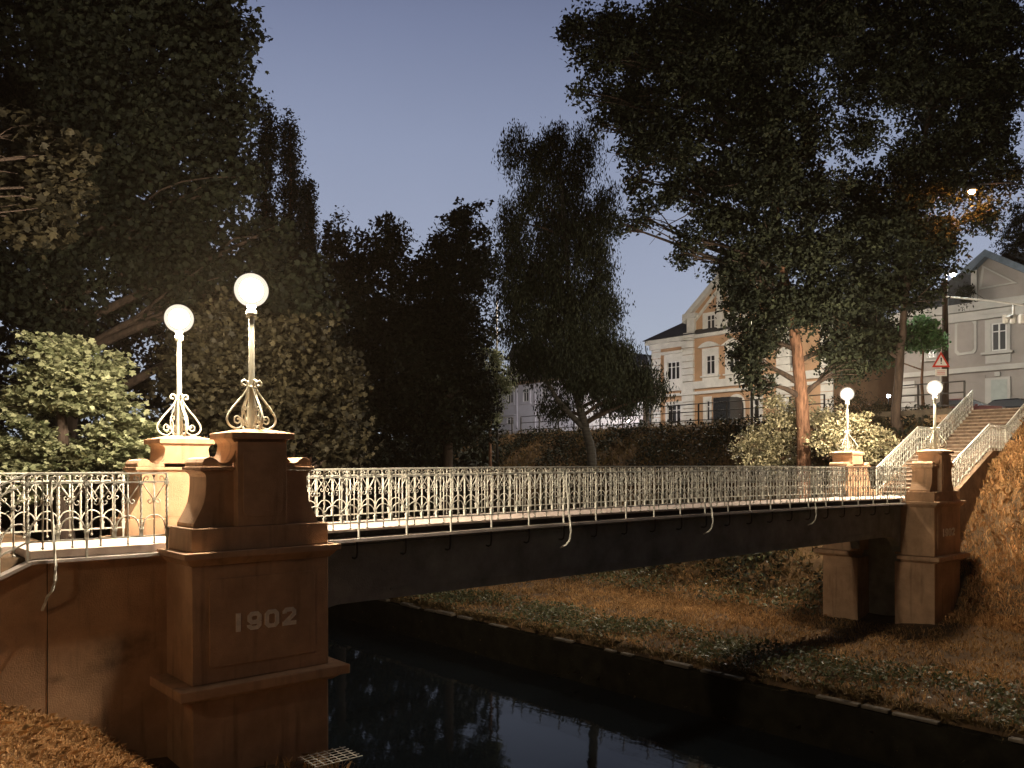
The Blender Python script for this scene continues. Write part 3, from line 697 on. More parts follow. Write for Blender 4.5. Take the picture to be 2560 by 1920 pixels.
tree('broad_tree', 'olive brown lamp-lit tree right behind the nearest globe lamp', 'tree', b1, [b1, at(600, 1050, 22), at(640, 850, 22)], .22,
     mk([(600, 880, 110), (720, 870, 100), (830, 950, 90), (560, 1010, 110), (690, 1030, 120), (820, 1070, 90), (470, 930, 90), (610, 1130, 90), (870, 1130, 60), (400, 1120, 80)], 22),
     24000, 'maple', .15, M['leaf_brown'], M['bark_dark'], .30, 'maples behind the left end of the bridge')
b2 = gbase(160, 19)
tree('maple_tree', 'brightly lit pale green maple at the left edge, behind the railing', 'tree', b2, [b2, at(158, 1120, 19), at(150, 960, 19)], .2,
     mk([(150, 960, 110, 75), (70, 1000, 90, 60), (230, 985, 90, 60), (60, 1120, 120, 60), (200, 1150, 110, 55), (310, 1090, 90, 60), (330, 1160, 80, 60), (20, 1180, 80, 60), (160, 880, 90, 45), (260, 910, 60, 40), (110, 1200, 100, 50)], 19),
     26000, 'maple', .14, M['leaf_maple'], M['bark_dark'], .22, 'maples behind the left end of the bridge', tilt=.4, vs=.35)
b3 = gbase(20, 15.8)
b3 = (b3[0], b3[1], b3[2])
tree('maple_tree', 'reddish lit maple branches hanging in at the upper left edge', 'tree', (-1.2, 19, -1.25), [(-1.2, 19, -1.25), (-.9, 19, 1.5), (-.2, 19.2, 4.0), (.8, 19.4, 5.5)], .2,
     [(150, 470, 19, 85, 60), (60, 540, 19, 90, 70), (170, 390, 19, 60, 40), (30, 440, 19, 70, 80), (90, 330, 19, 50)],
     5200, 'maple', .19, M['leaf_brown'], M['bark_dark'], .25, 'maples behind the left end of the bridge', tilt=.5)
# far dark wood closing the view behind the trees
fb = []
for px in range(-260, 1170, 62):
    for py in (800, 880, 960, 1040, 1120, 1180):
        if py < 860 and px > 1060: continue
        d_ = random.uniform(62, 74); c_ = at(px + random.uniform(-20, 20), py + random.uniform(-20, 20), d_); fb.append((tuple(c_), 2.6, 2.0))
        if py > 1000 and px > 640: c_ = at(px, py + 60, 56); fb.append((tuple(c_), 2.4, 1.8))
fw = bpy.data.objects.new('far_wood', leaves_mesh('far_wood', clumps(fb, 60000, .6), .55, 'rhomb', M['leaf_dark'], .8)); scene.collection.objects.link(fw)
tag(fw, 'dark wood closing the view behind the trees on the left', 'wood', kind='stuff')
ub = []
for px in range(-160, 560, 60):
    for py in (1170, 1240, 1310): ub.append((tuple(at(px + random.uniform(-20, 20), py + random.uniform(-15, 15), random.uniform(24, 30))), 1.1, .8))
ug = bpy.data.objects.new('undergrowth', leaves_mesh('undergrowth', clumps(ub, 16000, .35), .24, 'maple', M['leaf_brown'], .7)); scene.collection.objects.link(ug)
tag(ug, 'dark undergrowth behind the left railing', 'undergrowth', kind='stuff')
# slender poplars
for i, (px, top, hw, d, lb) in enumerate(((668, 268, 30, 50, 'tall columnar poplar, leftmost of the slender group against the sky'), (728, 292, 34, 51, 'columnar poplar with the thick rounded top, middle of the slender group'), (770, 455, 20, 53, 'shortest columnar poplar, rightmost of the slender group'))):
    bb = gbase(px, d); bl = []
    yy = top + hw
    while yy < 1000: bl.append((px + random.uniform(-6, 6), yy, d, hw * (.75 if yy == top + hw else 1.0), hw * 1.7)); yy += hw * 1.3
    tree('poplar_tree', lb, 'tree', bb, [bb, at(px, 700, d), at(px, top + 20, d)], .3, bl, 16000, 'rhomb', .20, M['leaf_dark'], M['bark'], .28, 'columnar poplars on the far bank', vs=1.6, r1=.15)
# middle dark trees
b4 = gbase(850, 47)
tree('broad_tree', 'dark broad tree in the middle distance, left of the centre', 'tree', b4, [b4, at(852, 1000, 47), at(860, 750, 47)], .35,
     mk([(850, 590, 40), (830, 640, 60), (750, 650, 55), (900, 660, 60), (960, 680, 70), (985, 580, 45), (975, 625, 60), (720, 740, 90), (850, 760, 110), (960, 800, 100), (760, 860, 110), (900, 920, 130), (1000, 950, 90), (740, 1000, 110), (860, 1070, 100)], 47),
     52000, 'rhomb', .26, M['leaf_dark'], M['bark_dark'], .42, 'dark trees along the far bank')
b5 = gbase(1120, 46)
tree('broad_tree', 'dark tree with two small top tufts, just left of the birch', 'tree', b5, [b5, at(1118, 1000, 46), at(1120, 750, 46)], .35,
     mk([(1170, 530, 34), (1150, 560, 40), (1180, 600, 48), (1120, 640, 60), (1060, 700, 70), (1170, 700, 60), (1210, 660, 40), (1110, 780, 90), (1040, 860, 90), (1160, 830, 70), (1100, 940, 100), (1180, 950, 60), (1040, 1030, 90), (1140, 1050, 80), (1210, 1010, 45)], 46),
     44000, 'rhomb', .26, M['leaf_dark'], M['bark_dark'], .40, 'dark trees along the far bank')
b6 = gbase(1225, 52)
tree('small_tree', 'small lit green tree between the dark tree and the white house', 'tree', b6, [b6, at(1225, 1000, 52), at(1230, 940, 52)], .12,
     mk([(1225, 900, 40), (1190, 960, 50), (1250, 950, 40), (1210, 1030, 50)], 52), 9000, 'rhomb', .20, M['leaf_maple'], M['bark'], .3)
# birch
b7 = gbase(1492, 42)
bt = tree('birch_tree', 'tall drooping birch with a forked leaning trunk in front of the white house', 'tree', b7, [b7, at(1478, 1130, 42), at(1462, 1060, 42), at(1440, 980, 42), at(1430, 800, 42), at(1415, 600, 42), at(1400, 400, 42)], .26,
     mk([(1275, 380, 26, 45), (1300, 350, 26), (1395, 345, 30, 40), (1375, 400, 45, 60), (1340, 430, 40, 55), (1460, 375, 40, 50), (1430, 450, 60, 70), (1340, 500, 45), (1285, 560, 45, 60), (1510, 540, 40, 60), (1480, 590, 55, 80), (1400, 570, 75, 90), (1290, 640, 50, 70), (1370, 700, 90, 90), (1490, 700, 50, 90),
         (1290, 750, 50, 60), (1440, 800, 80), (1525, 770, 35, 60), (1330, 830, 80, 60), (1490, 870, 60, 60), (1400, 900, 90, 60), (1550, 940, 60, 45), (1610, 970, 40, 35), (1480, 960, 80, 50), (1320, 910, 50, 40), (1600, 960, 55, 40), (1545, 895, 55, 45), (1640, 990, 30, 25), (1560, 1010, 60, 35), (1390, 1020, 50, 25)], 42, 1.15),
     135000, 'slim', .18, M['leaf_b'], M['birch'], .30, None, droop=True, vs=1.6, shell=.2)
fm = MB(); pth = [at(1466, 1075, 42), at(1430, 1040, 42), at(1395, 1000, 41.7), at(1368, 955, 41.5), at(1350, 900, 41.5)]
fine = [];
for i in range(4):
    for t in range(3): fine.append(pth[i].lerp(pth[i + 1], t / 3))
fine.append(pth[-1]); fm.tube(fine, [.17 - .1 * i / (len(fine) - 1) for i in range(len(fine))], 9)
fm.build('forked_limb', M['birch'], bt)
# right: big ash like tree
b8 = gbase(2010, 37)
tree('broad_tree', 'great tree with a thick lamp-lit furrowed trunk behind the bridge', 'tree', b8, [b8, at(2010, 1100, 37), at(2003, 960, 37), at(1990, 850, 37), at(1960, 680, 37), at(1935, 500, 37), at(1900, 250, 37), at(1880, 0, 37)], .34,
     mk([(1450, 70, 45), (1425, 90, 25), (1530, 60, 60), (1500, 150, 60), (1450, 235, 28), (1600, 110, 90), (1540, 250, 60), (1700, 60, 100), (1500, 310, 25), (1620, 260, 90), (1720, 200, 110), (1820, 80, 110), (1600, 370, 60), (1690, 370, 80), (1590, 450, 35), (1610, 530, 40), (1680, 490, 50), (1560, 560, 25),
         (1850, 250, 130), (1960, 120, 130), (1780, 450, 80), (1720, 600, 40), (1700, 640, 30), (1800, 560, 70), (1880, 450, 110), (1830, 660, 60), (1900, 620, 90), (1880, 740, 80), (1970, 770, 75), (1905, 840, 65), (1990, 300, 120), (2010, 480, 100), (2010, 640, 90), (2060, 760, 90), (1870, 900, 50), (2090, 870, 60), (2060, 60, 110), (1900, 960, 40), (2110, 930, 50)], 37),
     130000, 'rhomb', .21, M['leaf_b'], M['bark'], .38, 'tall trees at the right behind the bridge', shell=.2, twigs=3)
tw_ = MB()
def twig(pts, r0_):
    p_ = [at(x, y_, 36.6) for x, y_ in pts]; tw_.tube(p_, [r0_ * (1 - .8 * i / (len(p_) - 1)) for i in range(len(p_))], 5)
for _p, _r in (([(1760, 500), (1715, 540), (1675, 560), (1648, 585), (1625, 612)], .035), ([(1675, 560), (1690, 585), (1686, 605)], .015), ([(1690, 552), (1660, 548), (1640, 560)], .012), ([(1660, 400), (1610, 420), (1570, 450), (1530, 480)], .03), ([(1600, 425), (1590, 470), (1575, 500)], .014),
               ([(1620, 340), (1570, 375), (1535, 390), (1515, 425), (1512, 450)], .018), ([(1550, 385), (1520, 380), (1500, 395)], .012), ([(1660, 560), (1650, 545), (1625, 540)], .01), ([(1740, 620), (1735, 660), (1742, 700)], .012), ([(1715, 600), (1700, 640)], .012)): twig(_p, _r)
tw_.build('bare_twigs', M['bark_dark'], bpy.data.objects['broad_tree.004'])
b9 = gbase(2247, 38.5)
tree('broad_tree', 'tall tree with a slim dark trunk just left of the stairs', 'tree', b9, [b9, at(2240, 1050, 38.5), at(2250, 900, 38.5), at(2262, 780, 38.5), at(2290, 500, 39), at(2340, 200, 39)], .25,
     mk([(2180, 60, 100), (2300, 40, 100), (2420, 60, 100), (2530, 60, 90), (2540, 200, 80), (2340, 190, 100), (2240, 200, 90), (2150, 190, 70), (2440, 190, 90), (2480, 320, 90), (2370, 340, 90), (2150, 330, 60), (2260, 400, 60), (2160, 480, 90), (2300, 470, 80), (2400, 450, 70), (2520, 430, 60), (2230, 600, 100), (2130, 620, 90), (2340, 600, 80), (2440, 550, 50), (2260, 710, 80), (2160, 740, 90), (2330, 680, 40), (2320, 740, 35), (2160, 860, 70), (2220, 850, 50)], 39),
     110000, 'rhomb', .21, M['leaf_b'], M['bark_dark'], .38, 'tall trees at the right behind the bridge', shell=.2, twigs=2)
bA = gbase(2310, 43)
tree('small_tree', 'small vivid green tree lit from behind, between the slim trunk and the warning sign', 'tree', bA, [bA, at(2305, 950, 43), at(2310, 850, 43)], .1,
     mk([(2300, 830, 50, 35), (2330, 850, 40, 25), (2270, 850, 30), (2200, 890, 30)], 43), 5500, 'rhomb', .2, M['leaf_green'], M['bark'], .28)
bB = gbase(2570, 56)
tree('spruce_tree', 'dark tree top cutting in at the right edge above the grey house', 'tree', (bB[0], bB[1], 2.5), [(bB[0], bB[1], 2.5), at(2575, 600, 56)], .2,
     mk([(2560, 610, 50, 35), (2585, 560, 60), (2550, 650, 25), (2418, 735, 22, 32)], 56), 8000, 'slim', .25, M['leaf_dark'], M['bark'], .3)
# shrubs
bC = gbase(1975, 38.4)
tree('flowering_shrub', 'pale lit shrub around the foot of the furrowed trunk behind the bridge', 'shrub', bC, [bC, at(1975, 1120, 38.4)], .06,
     mk([(1940, 1070, 60, 45), (2000, 1035, 50, 40), (1890, 1120, 60, 50), (2060, 1060, 50, 45), (1960, 1130, 60), (1930, 1020, 40, 25)], 38.4), 9000, 'rhomb', .15, M['leaf_shrub'], M['bark'], .26, None, twigs=6, shell=.6)
bD = gbase(2160, 35)
tree('flowering_shrub', 'pale lit shrub between the far lamp and the stair railing', 'shrub', bD, [bD, at(2160, 1120, 35)], .06,
     mk([(2120, 1070, 60, 35), (2190, 1095, 50, 30), (2080, 1110, 50, 40), (2150, 1130, 60, 35), (2220, 1110, 30, 20)], 35), 6500, 'rhomb', .15, M['leaf_shrub'], M['bark'], .24, None, twigs=6, shell=.6)
bE = gbase(2150, 40.5)
tree('bare_bush', 'dull brown bush behind the far lamp, below the street fence', 'shrub', bE, [bE, at(2150, 1040, 40.5)], .06,
     mk([(2130, 1010, 50, 35), (2190, 1030, 50, 30), (2160, 1060, 60, 30)], 40.5), 5000, 'slim', .16, M['leaf_brown'], M['bark'], .25, None, twigs=4)

# ------------------------------------------------------------------ ground cover
def grass(name, label, x0, x1, y0, y1, dens, hgt, wid, material, zmin=-20, lean=.5, fn=None, clump=1.0):
    n_ = int((x1 - x0) * (y1 - y0) * dens)
    X = rng.uniform(x0, x1, n_); Y = rng.uniform(y0, y1, n_)
    nz = fbm(X * 1.7 + 3, Y * 1.7) ; keep = rng.random(n_) < np.clip(.75 + .5 * nz * clump, .15, 1)
    if fn is not None: keep &= fn(X, Y)
    X, Y = X[keep], Y[keep]; n_ = len(X); Z = ground_z(X, Y)
    nb_ = 3
    X = np.repeat(X, nb_) + rng.normal(0, .04, n_ * nb_); Y = np.repeat(Y, nb_) + rng.normal(0, .04, n_ * nb_); Z = np.repeat(Z, nb_) - .02
    n_ = len(X); a = rng.uniform(0, 2 * np.pi, n_); h = hgt * rng.uniform(.4, 1.3, n_); ln = np.abs(rng.normal(lean, .35, n_)) * h
    wv = wid * rng.uniform(.6, 1.3, n_); b_ = a + rng.normal(0, .5, n_)
    px, py = -np.sin(a) * wv, np.cos(a) * wv; lx, ly = np.cos(b_) * ln, np.sin(b_) * ln
    v0 = np.stack([X - px, Y - py, Z], 1); v1 = np.stack([X + px, Y + py, Z], 1)
    v2 = np.stack([X + lx * .4 + px * .8, Y + ly * .4 + py * .8, Z + h * .65], 1); v3 = np.stack([X + lx * .4 - px * .8, Y + ly * .4 - py * .8, Z + h * .65], 1)
    v4 = np.stack([X + lx, Y + ly, Z + h * (1 - .35 * np.minimum(ln / h, 1.5))], 1)
    V = np.stack([v0, v1, v2, v4, v3], 1).reshape(-1, 3)
    o = bpy.data.objects.new(name, npmesh(name, V, np.arange(n_ * 5), 5, material)); scene.collection.objects.link(o)
    return tag(o, label, 'grass', kind='stuff')
away = lambda X, Y: ~((X > 28.9) & (X < 31.6) & (Y > 11.8) & (Y < 16.1)) & ~((X > 31) & (X < 42) & (Y > 12.35) & (Y < 15.35))
grass('dry_grass', 'dry orange grass on the far bank terrace below the bridge', 20.4, 31, 4, 46, 95, .16, .008, M['grass'], fn=away)
grass('lit_grass_patch', 'pool of lamplight put into paler grass on the far bank beyond the bridge', 24.0, 31.8, 15.5, 32, 150, .18, .008, M['grass_lit'], fn=lambda X, Y: rng.random(len(X)) < np.exp(-((X - 28.5) / 3) ** 2 - ((Y - 21) / 5) ** 2))  # extra paler blades fading outwards, a pool of lamplight put into colour
grass('bank_grass', 'orange lamp-lit grass on the steep slope right of the far pylon', 29.5, 41, 2, 12.4, 330, .24, .009, M['grass_lit'], fn=away)
grass('slope_grass', 'brown grass on the embankment slope under the street', 30, 40.2, 15.6, 62, 55, .30, .012, M['grass_dark'], fn=away)
grass('near_grass', 'long dry grass in the bottom left corner beside the brown wall', -.2, 3.9, 5, 12.9, 1500, .11, .0032, M['grass_lit'], lean=.9, clump=.3)
grass('water_edge_grass', 'rough grass at the waterline beside the big pylon', 5.2, 8.6, 9.0, 16, 40, .25, .008, M['grass'], fn=lambda X, Y: ~((X < 6.5) & (Y > 11.8) & (Y < 16.2)))
def weeds(name, label, x0, x1, y0, y1, n_, s, material, hz, fn=None):
    X = rng.uniform(x0, x1, n_); Y = rng.uniform(y0, y1, n_); k = rng.random(n_) < np.clip(.45 + .7 * fbm(X * 1.3, Y * 1.1 + 5), .05, 1)
    if fn is not None: k &= fn(X, Y)
    X, Y = X[k], Y[k]; C = np.stack([X, Y, ground_z(X, Y) + rng.uniform(.03, hz, len(X))], 1)
    o = bpy.data.objects.new(name, leaves_mesh(name, C, s, 'rhomb', material, .6)); scene.collection.objects.link(o)
    return tag(o, label, 'ground cover', kind='stuff')
grass('kerb_grass', 'ragged grass growing over the kerb at the water', 19.88, 20.6, 3, 45, 260, .22, .008, M['grass_dark'], lean=.9)
weeds('low_weeds', 'broad-leaved weeds along the stone kerb of the far bank', 20.35, 23.4, 3, 40, 26000, .13, M['weed'], .4)
weeds('slope_ivy', 'dark leafy ground cover on the embankment below the orange house', 30.5, 40.0, 16, 56, 60000, .20, M['leaf_dark'], .55, away)
weeds('slope_weeds', 'leafy weeds on the slope foot around the far pylons', 28.5, 34, 16, 34, 9000, .16, M['weed'], .5, away)

# ------------------------------------------------------------------ orange house (facade in the plane X = HX)
HX = 62.3
def hf(a, b): p = atX(1550 + a / 3.318, 600 + b / 3.318, HX); return p.y, p.z
class Facade:
    def __init__(s, root, X, f): s.r = root; s.X = X; s.f = f
    def yz(s, a, b): return s.f(a, b)
    def rect(s, a0, b0, a1, b1):
        am = (a0 + a1) / 2; y0, _ = s.f(a0, b0); y1, _ = s.f(a1, b0); _, z0 = s.f(am, b1); _, z1 = s.f(am, b0)
        return min(y0, y1), max(y0, y1), z0, z1
    def slab(s, name, mt, a0, b0, a1, b1, out, inn=0, parent=None):
        y0, y1, z0, z1 = s.rect(a0, b0, a1, b1)
        return MB().box(s.X - out, s.X - inn, y0, y1, z0, z1).build(name, mt, parent or s.r)
    def window(s, fr, gl, panes, trim, bar=.5, depth=.12, surround=True):
        y0, y1, z0, z1 = s.rect(*fr); g0, g1, h0, h1 = s.rect(*gl)
        m = MB(); X = s.X
        m.box(X - depth, X - .004, y0, g0, z0, z1); m.box(X - depth, X - .004, g1, y1, z0, z1)
        m.box(X - depth, X - .004, g0, g1, h1, z1); m.box(X - depth, X - .004, g0, g1, z0, h0)
        w_ = m.build('window', trim, s.r)
        MB().box(X - .03, X - .006, g0, g1, h0, h1).build('pane', M['glass'], w_)
        m = MB(); t = .05; X0 = X - .07
        ys = [g0 + (g1 - g0) * i / panes for i in range(panes + 1)]
        for i, yy in enumerate(ys):
            a = yy if i == 0 else yy - t * (1 if i < panes else 2) ; m.box(X0, X - .031, a, a + 2 * t, h0, h1)
        for i in range(panes):
            pa = ys[i] + (2 * t if i == 0 else t); pb = ys[i + 1] - (2 * t if i == panes - 1 else t)
            if pb <= pa: continue
            zb = h0 + (h1 - h0) * .68
            m.box(X0, X - .031, pa, pb, h0, h0 + 1.6 * t); m.box(X0, X - .031, pa, pb, h1 - 1.6 * t, h1); m.box(X0, X - .031, pa, pb, zb, zb + 1.3 * t)
        m.build('sash', M['frame'], w_); return w_
h1r = thing('orange_house', 'apricot townhouse with cream trim, stepped gable and dark roof behind the trees', 'house', (HX + 6, 45, 2.56))
fc = Facade(h1r, HX, hf)
yL = hf(270, 900)[0]; yC = hf(950, 700)[0]; yR = 2 * yC - yL; zE = hf(270, 870)[1]; zG0 = 2.3
MB().box(HX, HX + 13, yR, yL, zG0, zE).build('wall', M['h_orange'], h1r)
y58 = hf(580, 800)[0]; y58r = 2 * yC - y58
# raised centre with gable
gz0 = hf(600, 775)[1]; zsh = hf(540, 665)[1]; yap = hf(830, 330)
prof = [(y58, zE + .002), (y58, zsh), (yap[0], yap[1]), (2 * yC - yap[0], yap[1]), (y58r, zsh), (y58r, zE + .002)]
MB().prism(prof, 'x', HX + .003, HX + 5).build('gable_wall', M['h_orange'], h1r)
tw0 = hf(830, 400)[0]; tw1 = 2 * yC - tw0; ztw = hf(900, 262)[1]
MB().box(HX - .25, HX + 3, tw1, tw0, gz0, ztw).build('gable_tower', M['h_orange'], h1r)
for ya_, yb_ in ((tw0 - .55, tw0 + .06), (tw1 - .06, tw1 + .55)): MB().box(HX - .38, HX - .252, ya_, yb_, gz0, ztw - .1).build('pilaster', M['h_trim'], h1r)
MB().box(HX - .6, HX + 3.1, tw1 - .45, tw0 + .45, ztw + .002, ztw + .3).build('tower_cornice', M['h_trim'], h1r)
rr_ = abs(hf(870, 230)[0] - hf(1005, 230)[0]) / 2
dm = [(yC + rr_ * math.cos(R(t)), ztw + .302 + .5 + rr_ * 1.05 * math.sin(R(t))) for t in range(0, 181, 12)]
MB().prism([(yC + rr_, ztw + .302)] + dm + [(yC - rr_, ztw + .302)], 'x', HX - .3, HX + 1.6).build('arched_crest', M['h_trim'], h1r)
dm2 = [(yC + rr_ * .68 * math.cos(R(t)), ztw + .302 + .5 + rr_ * .7 * math.sin(R(t))) for t in range(0, 181, 12)]
MB().prism([(yC + rr_ * .68, ztw + .5)] + dm2 + [(yC - rr_ * .68, ztw + .5)], 'x', HX - .33, HX - .302).build('crest_panel', M['h_orange'], h1r)
dm3 = [(yC + (rr_ + .18) * math.cos(R(t)), ztw + .8 + (rr_ * 1.05 + .18) * math.sin(R(t))) for t in range(0, 181, 12)]
MB().prism(dm3 + [(p[0] * .995 + yC * .005, p[1] - .15) for p in dm[::-1]][:0] , 'x', HX + .2, HX + 3).build('crest_roof', M['tin'], h1r)
# raking cornices
def rake(ya, za, yb, zb, th, out, name='raking_cornice', mt=None, lift=.0):
    MB().prism([(ya, za + lift), (yb, zb + lift), (yb, zb + th + lift), (ya, za + th + lift)], 'x', HX - out, HX + .9).build(name, mt or M['h_trim'], h1r)
rake(y58 + .5, zsh - .35, yap[0] + .02, yap[1] - .28, .62, .45); rake(2 * yC - y58 - .5, zsh - .35, 2 * yC - yap[0] - .02, yap[1] - .28, .62, .45)
rake(y58 - .3, zsh - .75, yap[0] + .02, yap[1] - 1.0, .3, .2, 'raking_band'); rake(2 * yC - y58 + .3, zsh - .75, 2 * yC - yap[0] - .02, yap[1] - 1.0, .3, .2, 'raking_band')
for sgn, y_ in ((1, y58), (-1, y58r)):
    MB().box(HX - .5, HX + 1.2, min(y_ - sgn * .9, y_ + sgn * .35), max(y_ - sgn * .9, y_ + sgn * .35), zE + .1, zE + .55).build('eaves_block', M['h_trim'], h1r)
    MB().box(HX - .3, HX + 1.0, min(y_ - sgn * .75, y_ + sgn * .1), max(y_ - sgn * .75, y_ + sgn * .1), zE + .552, zsh).build('eaves_block', M['h_trim'], h1r)
    MB().box(HX - .5, HX + 1.2, min(y_ - sgn * .95, y_ + sgn * .45), max(y_ - sgn * .95, y_ + sgn * .45), zsh + .002, zsh + .45).build('eaves_block', M['h_trim'], h1r)
# hip roof: low wings + main
o_ = .7
rf = MB(); zr = zE + 4.0
rf.add([(HX - o_, yR - o_, zE + .35), (HX + 13, yR - o_, zE + .35), (HX + 13, yL + o_, zE + .35), (HX - o_, yL + o_, zE + .35), (HX + 5, yR + 5.2, zr), (HX + 8, yR + 5.2, zr), (HX + 8, yL - 5.2, zr), (HX + 5, yL - 5.2, zr)],
       [(3, 2, 1, 0), (4, 5, 6, 7), (0, 1, 5, 4), (1, 2, 6, 5), (2, 3, 7, 6), (3, 0, 4, 7)]); rf.build('roof', M['roof'], h1r)
MB().box(HX - .55, HX - .002, y58 + .36, yL + .45, zE - .05, zE + .33).build('eaves_cornice', M['h_trim'], h1r)
MB().box(HX - .25, HX - .002, y58 + .02, yL + .15, zE - .55, zE - .052).build('eaves_cornice', M['h_trim'], h1r)
MB().box(HX - .55, HX - .002, yR - .45, y58r - .36, zE - .05, zE + .33).build('eaves_cornice', M['h_trim'], h1r)
# gutter pipe
MB().tube([(HX - .4, yL + .5, zE + .2), (HX - .3, yL + .55, zE - .5), (HX - .15, yL + .15, zE - 1.6), (HX - .15, yL + .15, zG0)], .07, 8).build('downpipe', M['tin'], h1r)
# quoins
def quoins(ya, yb, z0, z1, step=.62, out=.10):
    m = MB(); z = z0; i = 0
    while z < z1 - .2:
        m.box(HX - out - (.03 if i % 2 else 0), HX - .002, ya, yb, z, min(z + step - .06, z1)); z += step; i += 1
    m.build('quoin_strip', M['h_trim'], h1r)
quoins(yL - 1.05, yL + .01, zG0, zE - .56); quoins(y58 - .55, y58 + .75, zG0, zE + .09, out=.22)
quoins(yR - .01, yR + 1.05, zG0, zE - .06); quoins(y58r - .75, y58r + .55, zG0, zE + .09, out=.22)
# bands
for (a0, b0, b1, nm) in ((600, 1180, 1240, 'string_course'), (600, 1262, 1285, 'string_course'), (760, 772, 800, 'string_course')):
    za = hf(a0, b1)[1]; zb = hf(a0, b0)[1]
    if a0 == 760: MB().box(HX - .42, HX - .004, y58r + .6, y58 - .6, za, zb).build(nm, M['h_trim'], h1r)
    else: MB().box(HX - .28, HX - .004, yR - .1, yL + .1, za, zb).build(nm, M['h_trim'], h1r)
W = fc.window
W((375, 945, 525, 1180), (400, 1010, 505, 1160), 3, M['h_trim'])
W((690, 895, 825, 1130), (722, 955, 798, 1115), 2, M['h_trim'])
W((880, 870, 1015, 1105), (912, 930, 993, 1095), 2, M['h_trim'])
W((1085, 845, 1215, 1085), (1115, 905, 1190, 1070), 2, M['h_trim'])
W((1340, 850, 1500, 1090), (1370, 915, 1475, 1070), 3, M['h_trim'])
W((385, 1340, 530, 1540), (400, 1362, 512, 1530), 3, M['h_trim'])
W((697, 1300, 765, 1520), (723, 1332, 755, 1500), 1, M['h_trim'])
W((695, 600, 820, 775), (728, 620, 797, 768), 2, M['h_trim'])
W((1085, 1290, 1190, 1520), (1112, 1320, 1165, 1500), 1, M['h_trim'])
fc2 = Facade(h1r, HX - .25, hf)
fc2.window((880, 600, 1010, 765), (908, 632, 990, 748), 2, M['h_trim'], depth=.1)
fc2.window((905, 375, 990, 470), (925, 392, 972, 452), 1, M['h_trim'], depth=.1)
fc2.slab('tower_band', M['h_trim'], 872, 512, 1030, 530, .2, .002)
for (a0, b0, a1, b1, o) in ((355, 925, 542, 946, .4), (362, 1182, 540, 1196, .3), (378, 1198, 525, 1222, .12), (682, 1124, 835, 1136, .3), (692, 1138, 826, 1178, .12), (870, 1107, 1022, 1117, .3), (882, 1119, 1012, 1160, .12), (520, 1000, 520, 1000, .1)):
    if a1 > a0: fc.slab('window_cornice', M['h_trim'], a0, b0, a1, b1, o, .004)
# curved and pointed pediments
y0_, y1_, _, zp = fc.rect(668, 845, 838, 888); zq = fc.rect(668, 845, 838, 888)[2]
arcp = [(y0_ + (y1_ - y0_) * t / 12, zq + (zp - zq) * math.sin(math.pi * t / 12) ** .8) for t in range(13)]
MB().prism(arcp[::-1], 'x', HX - .4, HX - .004).build('pediment', M['h_trim'], h1r)
y0_, y1_, zq, zp = fc.rect(858, 812, 1034, 868)
MB().prism([(y0_, zq), (y1_, zq), ((y0_ + y1_) / 2, zp)], 'x', HX - .4, HX - .004).build('pediment', M['h_trim'], h1r)
# arched gateway
y0_, y1_, zq, zp = fc.rect(905, 1300, 1030, 1520)
ga = [(y1_, zG0), (y0_, zG0)] + [((y0_ + y1_) / 2 - (y1_ - y0_) / 2 * math.cos(math.pi * t / 10), zp - .9 + .9 * math.sin(math.pi * t / 10)) for t in range(11)]
MB().prism(ga, 'x', HX - .06, HX - .004).build('gateway', M['dark'], h1r)
ga2 = [((y0_ + y1_) / 2 + ((p[0] - (y0_ + y1_) / 2) * 1.18), p[1] + (.25 if p[1] > zG0 + .1 else 0)) for p in ga]
MB().prism(ga2, 'x', HX - .045, HX - .003).build('gateway_arch', M['h_trim'], h1r)

# ------------------------------------------------------------------ grey house at the right
GX = 61.0
def gf(a, b): p = atX(2100 + a / 3.3175, 600 + b / 3.3175, GX); return p.y, p.z
h2 = thing('grey_house', 'pale grey townhouse with a framed triangular gable at the right edge', 'house', (GX + 6, 18, 2.56))
HX_, HX = HX, GX
f2 = Facade(h2, GX, gf)
yl = gf(500, 1000)[0]; ygl = gf(1105, 500)[0]; zc = gf(1200, 520)[1]; yr = 6.0
MB().box(GX, GX + 13, yr, yl, 2.3, zc).build('wall', M['h_grey'], h2)
yap2 = gf(1235, 150); zl0 = gf(1110, 260)[1]; zl1 = gf(1110, 470)[1]
yrr = 2 * yap2[0] - ygl
sl = (gf(1235, 150)[1] - gf(1500, 262)[1]) / (gf(1235, 150)[0] - gf(1500, 262)[0])
MB().prism([(ygl, zc + .002), (ygl, zl0), (yap2[0], yap2[1]), (yr + 2, yap2[1] - sl * (yap2[0] - yr - 2)), (yr + 2, zc + .002)], 'x', GX + .003, GX + 6).build('gable', M['h_grey'], h2)
MB().prism([(yap2[0] + 1.0, yap2[1] - .9), (yap2[0], yap2[1] + .02), (yr + 1.6, yap2[1] - sl * (yap2[0] - yr - 1.6) + .02), (yr + 1.6, yap2[1] - sl * (yap2[0] - yr - 1.6) + .5), (yap2[0], yap2[1] + .5), (yap2[0] + 1.6, yap2[1] - .7)], 'x', GX - .6, GX + 6.1).build('gable_roof', M['tin'], h2)
tri = [gf(1160, 412), gf(1480, 358), gf(1190, 212)]
MB().prism(tri, 'x', GX - .10, GX - .004).build('gable_frame', M['h_greytrim'], h2)
cen = (sum(p[0] for p in tri) / 3, sum(p[1] for p in tri) / 3)
MB().prism([(cen[0] + (p[0] - cen[0]) * .8, cen[1] + (p[1] - cen[1]) * .8) for p in tri], 'x', GX - .12, GX - .102).build('gable_panel', M['h_grey'], h2)
MB().box(GX - .75, GX - .004, yr, yl + .4, zc - .55, zc + .0).build('cornice', M['h_greytrim'], h2)
